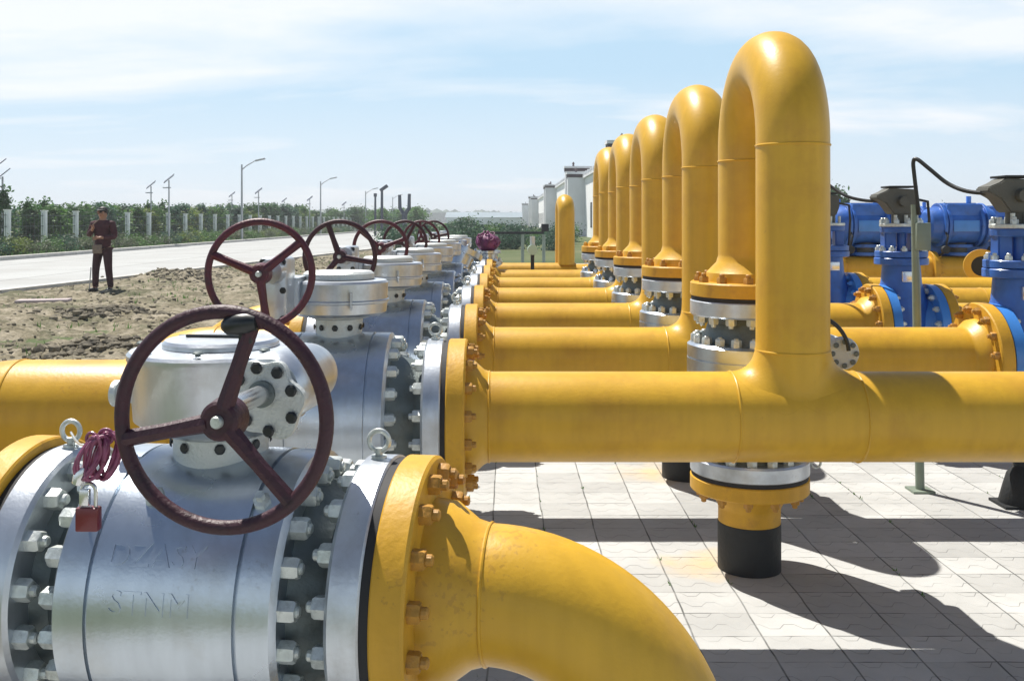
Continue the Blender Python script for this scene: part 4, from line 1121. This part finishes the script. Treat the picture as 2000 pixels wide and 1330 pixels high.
# dark posts near centre
def dark_post(px, pyt, Y, label, kind):
    q = P(px, pyt, Y)
    t = thing('dark_mast', label, 'mast', (q.x, Y, 0), group='dark masts near the middle of the horizon')
    if kind == 'plain':
        b = MB(); b.tube([(0, 0, 0), (0, 0, q.z)], [.13, .10], 10); b.build('pole', M_PANEL, t)
        b = MB(); b.box((-.16, -.1, q.z-.35), (.16, .1, q.z), ch=.03); b.build('head', M_PANEL, t)
    elif kind == 'lamp':
        b = MB(); b.tube([(0, 0, 0), (0, 0, q.z-.5)], [.16, .13], 10); b.build('pole', M_PANEL, t)
        b = MB(); b.box((-.45, -.2, -.16), (.45, .2, .16), Matrix.Translation((.2, 0, q.z-.25)) @ Matrix.Rotation(R(-35), 4, 'Y'), ch=.05); b.build('head', M_PANEL, t)
    else:
        b = MB(); b.tube([(0, 0, 0), (0, 0, q.z-1.6)], [.30, .26], 10); b.build('pole', M_PANEL, t)
        b = MB(); b.tube([(0, 0, q.z-1.9), (-.42, 0, q.z-1.2), (-.45, 0, q.z)], [.2, .17, .15], 10); b.build('prong', M_PANEL, t)
        b = MB(); b.tube([(0, 0, q.z-1.9), (.42, 0, q.z-1.2), (.45, 0, q.z+.1)], [.2, .17, .15], 10); b.build('prong', M_PANEL, t)
dark_post(733, 378, 100, 'slim dark mast, left of the pair near the middle of the horizon', 'plain')
dark_post(746, 363, 98, 'dark mast with tilted lamp head near the middle of the horizon', 'lamp')
dark_post(790, 381, 90, 'dark two-pronged fork-shaped mast above the far handwheels', 'fork')

# ------------------------------------------------------------------ fence
t = thing('boundary_fence', 'long green mesh fence with white concrete posts along the far road side', 'fence', (-22, 36, 0))
for k in range(40):
    Y = 36.2 + 3.42*k
    b = MB(); b.box((-.11, Y-36-.11, -.03), (.11, Y-36+.11, 1.95), ch=.015); b.box((-.14, Y-36-.14, 1.95), (.14, Y-36+.14, 2.0), ch=.01); b.build('fence_post', M_FENCE, t)
b = MB()
for z in (.35, .8, 1.25, 1.75): b.box((-.015, 0, z-.015), (.015, 134, z+.015))
k = 0
while k < 134:
    b.box((-.006, k, .2), (.006, k+.02, 1.85)); k += .38
b.build('mesh_panels', M_RAIL, t)
b = MB(); b.box((-.15, 0, -.03), (.15, 134, .22)); b.build('plinth', M_CONC, t)

# ------------------------------------------------------------------ vegetation
def leaf_cloud(name, m, h, w, n, seed, shape='cone', ls=.10, z0=.1, clump=.5):
    rnd = random.Random(seed); b = MB(); bm = b.bm
    cl = []
    for k in range(26):
        zz = rnd.uniform(0, 1); a = rnd.uniform(0, 2*PI)
        rr = {'cone': (1-zz)**.7*.75+.08, 'ball': math.sqrt(max(0, 1-(2*zz-1)**2))*.8+.05, 'column': .8*(1-zz**4)+.1}[shape]
        q = rnd.uniform(.3, 1)*rr
        cl.append((Vector((math.cos(a)*q*w*.5, math.sin(a)*q*w*.5, z0+zz*(h-z0))), rnd.uniform(.10, .24)*w+.04))
    for k in range(n):
        c, r = rnd.choice(cl)
        p = c + Vector((rnd.gauss(0, 1), rnd.gauss(0, 1), rnd.gauss(0, 1)))*r*.6
        if p.z < 0.02: p.z = rnd.uniform(.02, .2)
        s = ls*rnd.uniform(.6, 1.4)
        d = Vector((rnd.gauss(0, 1), rnd.gauss(0, 1), rnd.gauss(.3, 1))).normalized(); e = d.orthogonal().normalized(); f = d.cross(e)
        a = rnd.uniform(0, 2*PI); e2 = e*math.cos(a)+f*math.sin(a); f2 = d.cross(e2)
        v = [bm.verts.new(p - e2*s), bm.verts.new(p + f2*s*.45), bm.verts.new(p + e2*s), bm.verts.new(p - f2*s*.45)]
        bm.faces.new(v)
    me = b.mesh(name, 180); me.materials.append(m)
    return me
def trunk_mesh(h, r, seed):
    rnd = random.Random(seed); b = MB()
    b.tube([(0, 0, -.05), (rnd.uniform(-.03, .03), 0, h*.4), (0, rnd.uniform(-.03, .03), h*.85)], [r, r*.7, r*.25], 7)
    for k in range(6):
        z = h*(.3+.09*k); a = rnd.uniform(0, 2*PI); L = h*.18
        b.tube([(0, 0, z), (L*math.cos(a)*.6, L*math.sin(a)*.6, z+L*.5), (L*math.cos(a), L*math.sin(a), z+L)], [r*.35, r*.2, r*.08], 5)
    me = b.mesh('trunk'); me.materials.append(M_BARK); return me
CROWN = [leaf_cloud('crown', M_LEAF[0], 2.3, 1.1, 1500, 1, 'cone', .085, .25), leaf_cloud('crown', M_LEAF[1], 2.2, 1.5, 1500, 2, 'column', .09, .4),
         leaf_cloud('crown', M_LEAF[2], 2.4, 1.2, 1400, 3, 'column', .09, .3), leaf_cloud('crown', M_LEAF[3], 2.0, 1.4, 1300, 4, 'ball', .09, .4)]
TRUNK = [trunk_mesh(2.1, .05, k) for k in range(4)]
BUSH = [leaf_cloud('foliage', M_LEAF[k], .95, 1.5, 1100, 20+k, 'ball', .065, .05) for k in (1, 2, 3, 4)]
BIG = [leaf_cloud('crown', M_LEAF[k], 6.0, 4.0, 1800, 30+k, 'ball', .26, 1.2) for k in (0, 1, 2)]
BIGT = trunk_mesh(4.5, .14, 9)
TL = ['dark conical tree', 'bright green bushy tree', 'bluish green upright tree', 'yellowish round tree']
random.seed(7)
def near_what(px):
    if px < 60: return 'at the left edge'
    if px < 170: return 'left of the standing person'
    if px < 250: return 'behind the standing person'
    if px < 400: return 'between the person and the second handwheel'
    if px < 610: return 'behind the second handwheel'
    if px < 720: return 'behind the third handwheel'
    return 'behind the far handwheels'
def tree(X, Y, k, hs, label, ws=1, group='young trees behind the fence'):
    t = thing('young_tree', label, 'tree', (X, Y, -.02), (0, 0, random.uniform(0, 6.28)), group)
    t.scale = (ws, ws, hs)
    place('trunk', TRUNK[k], t, I4); place('crown', CROWN[k], t, I4)
cnt = 0
for row_x, y0, dy, n_ in ((-24.0, 36, 2.2, 38), (-26.2, 38, 2.3, 40), (-28.5, 44, 2.4, 38)):
    for q in range(n_):
        Y = y0 + dy*q + random.uniform(-.5, .5); X = row_x + random.uniform(-.5, .5)
        px = VX + FPX*X/Y
        if px < -30: continue
        k = random.choice((0, 0, 1, 2, 2, 3))
        top_px = 405 + random.uniform(-4, 5)
        h = H + (VY-top_px)/FPX*Y
        tree(X, Y, k, h/2.35, TL[k] + (' in the front row, ' if row_x > -25 else ' in the middle row, ' if row_x > -27 else ' in the back row, ') + near_what(px), random.uniform(1.2, 1.8))
# taller spire at left edge
q = P(8, 372, 44); t = thing('young_tree', 'tall thin dark spire tree rising above the others at the left edge', 'tree', (q.x, 44, -.02)); t.scale = (1.0, 1.0, q.z/2.35)
place('trunk', TRUNK[0], t, I4); place('crown', CROWN[0], t, I4)
for px_, tp_ in ((55, 394), (88, 392), (290, 398), (318, 396)):
    Y = 24.3*FPX/(VX-px_); q = P(px_, tp_, Y); t = thing('young_tree', {55: 'dark spire tree just left of the second fence post', 88: 'dark tree top above the second fence post', 290: 'dark tree top below the left solar lamp', 318: 'dark tree top below the dark-panelled solar lamp'}[px_], 'tree', (q.x, Y, -.02), group='young trees behind the fence'); t.scale = (.9, .9, q.z/2.35)
    place('trunk', TRUNK[0], t, I4); place('crown', CROWN[0], t, I4)
# hedge shrubs in front of the fence
BL = ['green shrub', 'grey green shrub', 'yellow green shrub', 'olive shrub']
for q in range(64):
    Y = 30 + 1.55*q + random.uniform(-.2, .2)
    if VX + FPX*(-20.6)/Y < -60: continue
    k = random.randrange(4); X = -20.5 + random.uniform(-.25, .25); px = VX + FPX*X/Y
    t = thing('shrub', BL[k] + ' in the hedge along the road, ' + near_what(px), 'shrub', (X, Y, -.02), (0, 0, random.uniform(0, 6)), 'hedge shrubs along the road')
    s = random.uniform(.85, 1.15); t.scale = (s*.9, s*1.1, s*.72)
    place('foliage', BUSH[k], t, I4)
# bigger trees and bushes farther off, along the road and behind the row ends
random.seed(21)
def big_tree(X, Y, k, h, label, group, ws=1.0):
    t = thing('tree', label, 'tree', (X, Y, -.02), (0, 0, random.uniform(0, 6.28)), group); s = h/6.0; t.scale = (s*ws, s*ws, s)
    place('trunk', BIGT, t, I4); place('crown', BIG[k], t, I4)
for q in range(34):
    px = 560 + q*8 + random.uniform(-6, 6); Y = random.uniform(118, 190)
    q3 = P(px, random.uniform(408, 420), Y)
    k = random.randrange(3)
    big_tree(q3.x, Y, k, max(q3.z, 2.5), ['dark', 'bright green', 'bluish'][k] + ' far tree in the belt beyond the road, ' + near_what(px), 'far trees beyond the road', 1.5)
for (px, tp_, Y, k, lab) in ((905, 428, 95, 0, 'dark pointed tree left of the purple capped valve'), (870, 440, 80, 1, 'low bright bush behind the farthest handwheel'), (925, 446, 75, 1, 'low green bush left of the purple cap'),
                             (1000, 446, 80, 0, 'low dark bush right of the purple cap'), (975, 442, 100, 1, 'low green bush above the purple cap'), (1020, 444, 100, 2, 'low bluish bush before the white buildings'), (840, 436, 90, 0, 'dark bush above the farthest handwheel'), (948, 440, 110, 0, 'small dark bush on the horizon before the shed')):
    q3 = P(px, tp_, Y); big_tree(q3.x, Y, k, max(q3.z, .9), lab, 'bushes near the middle of the horizon', 2.6)
for (px, tp_, Y, k, lab) in ((1632, 378, 60, 0, 'dark tree top right beside the tallest yellow pipe'), (1650, 392, 62, 2, 'lower tree right of the dark one beside the tallest pipe'), (1700, 408, 64, 1, 'green tree behind the left blue metering unit'), (1830, 410, 64, 0, 'dark tree behind the large blue metering unit'), (1960, 404, 64, 1, 'green tree behind the right-edge gate valve')):
    q3 = P(px, tp_, Y); big_tree(q3.x, Y, k, q3.z, lab, 'trees behind the blue metering units', .8)
spots_ = [('left of the purple cap', -3.2, -1.0, 8), ('right of the purple cap', -.9, 1.3, 9), ('below the dark cable tray', 1.2, 3.8, 9), ('behind the far handwheels', -6.0, -3.2, 6)]
KB = ['dark green bush', 'bright green bush', 'bluish green bush']
for (wh_, xa, xb_, nn) in spots_:
    for q in range(nn):
        Y = random.uniform(46, 72); X = random.uniform(xa, xb_)*Y/50; k = random.randrange(3); hh = random.uniform(.7, 1.25)
        t = thing('bush', KB[k] + ' on the field ' + wh_, 'bush', (X, Y, -.03), (0, 0, random.uniform(0, 6)), 'low bushes on the field')
        t.scale = (hh*1.2, hh*1.2, hh); place('foliage', BUSH[k if k < 2 else 1], t, I4)
# far wood along the horizon
random.seed(3)
b = MB()
for k in range(2600):
    X = random.uniform(-820, 900); Y = random.uniform(760, 840); h = random.uniform(7, 12.5)
    s = random.uniform(4, 8)
    clod(b, X, Y, h*.45, s, k)
o = b.build('far_wood', M_LEAF[2], smooth=30); tag(o, 'long low wood along the horizon', 'wood', kind='stuff')
# grass along far verge and weeds in paving edge
b = MB(); random.seed(5)
for k in range(5200):
    Y = random.uniform(28, 120); X = random.uniform(-21.8, -19.4); s = random.uniform(.05, .16)
    a = random.uniform(0, PI); dx, dy = math.cos(a)*s*.3, math.sin(a)*s*.3
    v = [b.bm.verts.new((X-dx, Y-dy, -.02)), b.bm.verts.new((X+dx, Y+dy, -.02)), b.bm.verts.new((X+random.uniform(-.05, .05), Y, s*1.8))]
    b.bm.faces.new(v)
for k in range(2600):
    Y = 5 + 40*random.random()**1.2; X = random.uniform(-10, -1.9)
    if X < road_edge(Y)+.4 or noise.noise((X*.8, Y*.8, 12)) < .12: continue
    z = soil_h(X, Y)-.01
    for q in range(4):
        s = random.uniform(.02, .07); a = random.uniform(0, PI); dx, dy = math.cos(a)*s*.2, math.sin(a)*s*.2
        x_, y_ = X+random.uniform(-.04, .04), Y+random.uniform(-.04, .04)
        b.bm.faces.new([b.bm.verts.new((x_-dx, y_-dy, z)), b.bm.verts.new((x_+dx, y_+dy, z)), b.bm.verts.new((x_+random.uniform(-.04, .04), y_, z+s*1.5))])
for k in range(260):
    jx = -.057 + .245*random.randrange(0, 14); jy = random.uniform(2.9, 7.5); 
    if noise.noise((jx*2, jy*1.5, 3)) < .1: continue
    for q in range(3):
        s = random.uniform(.005, .016); a = random.uniform(0, PI); dx, dy = math.cos(a)*s*.35, math.sin(a)*s*.35; x_ = jx+random.uniform(-.006, .006); y_ = jy+random.uniform(-.02, .02)
        b.bm.faces.new([b.bm.verts.new((x_-dx, y_-dy, .003)), b.bm.verts.new((x_+dx, y_+dy, .003)), b.bm.verts.new((x_+random.uniform(-.01, .01), y_, s*1.4))])
for k in range(500):
    X, Y = random.gauss(-.17, .05), random.gauss(3.95, .35); s = random.uniform(.01, .035); a = random.uniform(0, PI); dx, dy = math.cos(a)*s*.3, math.sin(a)*s*.3
    b.bm.faces.new([b.bm.verts.new((X-dx, Y-dy, .003)), b.bm.verts.new((X+dx, Y+dy, .003)), b.bm.verts.new((X+random.uniform(-.02, .02), Y, s*1.4))])
o = b.build('grass', M_LEAF[1], smooth=180); tag(o, 'grass tufts along the verge, on the soil and in paving joints', 'grass', kind='stuff')

# ------------------------------------------------------------------ the person
def skin_obj(name, verts, edges, radii, m, parent, root=0, sub=2):
    me = bpy.data.meshes.new(name); me.from_pydata(verts, edges, [])
    o = bpy.data.objects.new(name, me); COL.objects.link(o)
    md = o.modifiers.new('skin', 'SKIN'); md.use_smooth_shade = True
    if not me.skin_vertices: me.skin_vertices.new()
    sv = me.skin_vertices[0].data
    for k, r in enumerate(radii):
        sv[k].radius = (r, r) if not isinstance(r, tuple) else r
        sv[k].use_root = (k == root)
    s = o.modifiers.new('sub', 'SUBSURF'); s.levels = sub; s.render_levels = sub
    me.materials.append(m)
    if parent is not None: o.parent = parent
    return o
pp = P(201, 573, 20.0)
pt_ = thing('person', 'person in dark maroon work clothes standing on the soil, arms raised to the chest', 'person', (pp.x, 20.0, .03), (0, 0, R(-8)))
pt_.scale = (1, 1, 1)
V = []; E = []; RR = []
def jv(p, r, par=None):
    V.append(p); RR.append(r)
    if par is not None: E.append((par, len(V)-1))
    return len(V)-1
pel = jv((0, 0, .93), (.15, .105)); wa = jv((0, 0, 1.08), (.135, .095), pel); ch = jv((0, 0, 1.28), (.165, .11), wa); sh = jv((0, .01, 1.42), (.12, .085), ch)
nk = jv((0, 0, 1.50), (.052, .055), sh); hd0 = jv((0, -.01, 1.57), (.066, .075), nk); hd1 = jv((0, -.01, 1.65), (.076, .09), hd0); hd2 = jv((0, 0, 1.72), (.058, .07), hd1)
jv((0, -.112, 1.615), .013, hd0)
for s in (-1, 1):
    jv((s*.083, .0, 1.62), (.012, .02), hd0)
    hp = jv((s*.095, 0, .87), (.092, .095), pel); kn = jv((s*.135, -.03, .49), (.058, .06), hp); an = jv((s*.165, .01, .10), (.038, .042), kn); jv((s*.18, -.14, .045), (.04, .03), an)
    so = jv((s*.185, 0, 1.40), (.062, .06), sh)
    if s < 0: el_, wr = (-.27, -.04, 1.16), (-.07, -.26, 1.30)
    else: el_, wr = (.27, -.02, 1.14), (.10, -.26, 1.12)
    e_ = jv(el_, (.045, .045), so); w_ = jv(wr, (.027, .027), e_)
    d = (Vector(wr)-Vector(el_)).normalized(); up_ = Vector((0, 0, 1)); lat = d.cross(up_).normalized()
    pm = Vector(wr)+d*.055; pa = jv(tuple(pm), (.036, .018), w_)
    for f, ln in zip((-1.5, -.5, .5, 1.5), (.055, .075, .08, .068)):
        a_ = jv(tuple(pm + d*.045 + up_*.019*f), .0085, pa); jv(tuple(pm + d*(.045+ln*.6) + up_*.019*f + lat*.03), .0075, a_)
    a_ = jv(tuple(pm + lat*.03 + up_*.028), .010, w_); jv(tuple(pm + lat*.05 + up_*.045 + d*.02), .009, a_)
skin_obj('body', V, E, RR, M_SKIN, pt_)
def garment(name, joints, links, m, root=0): skin_obj(name, [j[0] for j in joints], links, [j[1] for j in joints], m, pt_, root)
garment('jacket', [((0, .0, .84), (.195, .135)), ((0, 0, 1.04), (.17, .125)), ((0, 0, 1.28), (.198, .138)), ((0, .01, 1.43), (.135, .10)), ((0, .005, 1.485), (.07, .07)),
    ((-.20, 0, 1.40), .085), ((-.28, -.04, 1.16), .068), ((-.10, -.23, 1.285), .045), ((.20, 0, 1.40), .085), ((.285, -.02, 1.13), .068), ((.125, -.23, 1.125), .045)],
    [(0, 1), (1, 2), (2, 3), (3, 4), (3, 5), (5, 6), (6, 7), (3, 8), (8, 9), (9, 10)], M_JACK)
garment('trousers', [((0, 0, .95), (.16, .115)), ((-.10, 0, .84), (.108, .11)), ((-.14, -.03, .49), .078), ((-.172, .01, .07), .064), ((.10, 0, .84), (.108, .11)), ((.14, -.03, .49), .078), ((.172, .01, .07), .064)],
    [(0, 1), (1, 2), (2, 3), (0, 4), (4, 5), (5, 6)], M_TROU)
for s in (-1, 1):
    b = MB(); b.sphere((0, 0, 0), 1, (.055, .145, .05), 2); b.box((-.05, -.14, -.06), (.05, .13, -.03), ch=.012); o = b.build('shoe', M_SHOE, pt_, 60); o.location = (s*.175, -.06, .055); o.rotation_euler = (0, 0, R(s*10))
b = MB(); b.sphere((0, .008, 1.685), 1, (.092, .105, .075), 3); b.lathe([(0, 0), (0, .085), (.008, .085), (.01, 0)], frame((0, -.07, 1.69), (0, -.15, 1)), 20); b.build('cap', M_HAIR, pt_, 60)
b = MB(); b.sphere((0, .03, 1.62), 1, (.084, .075, .07), 2); b.build('hair', M_HAIR, pt_, 60)
for s in (-1, 1):
    b = MB(); b.sphere((s*.03, -.094, 1.645), .009, (1.3, .6, .8), 2); b.build('eye', M_HAIR, pt_)
b = MB(); b.sphere((0, -.094, 1.575), 1, (.022, .008, .006), 2); b.build('mouth', M_LOCK, pt_)
sb = thing('shoulder_bag', "small tan bag at the standing person's waist", 'bag', (pp.x, 20, .03), (0, 0, R(-8)))
b = MB(); b.box((-.10, -.235, .80), (.08, -.15, .98), ch=.02); b.build('pouch', M_BAG, sb)
b = MB(); b.tube([(-.09, -.15, .98), (-.16, -.14, 1.15), (-.12, -.145, 1.40), (-.04, -.05, 1.50)], .010, 8); b.build('strap', M_BAG, sb)
wk = P(174, 574, 19.9)
b = MB(); b.tube([(wk.x, 19.9, .02), (wk.x+.06, 19.85, .55)], .012, 8); o = b.build('measuring_rod', M_LAMP); tag(o, "thin grey rod stuck in the soil at the person's side", 'rod')

# ------------------------------------------------------------------ haze
hm = bpy.data.materials.new('thin_air_haze'); hm.use_nodes = True
ht = hm.node_tree; ht.nodes.clear()
ho = N(ht, 'ShaderNodeOutputMaterial'); hv = N(ht, 'ShaderNodeVolumePrincipled')
hv.inputs['Color'].default_value = (.90, .95, 1.0, 1); hv.inputs['Density'].default_value = 0.0009; hv.inputs['Anisotropy'].default_value = .2
ht.links.new(hv.outputs[0], ho.inputs['Volume'])
b = MB(); b.box((-1600, -310, -1.1), (1600, 3300, 26)); o = b.build('haze', hm); tag(o, 'pale haze thinning the far fields and buildings', 'haze', kind='stuff')
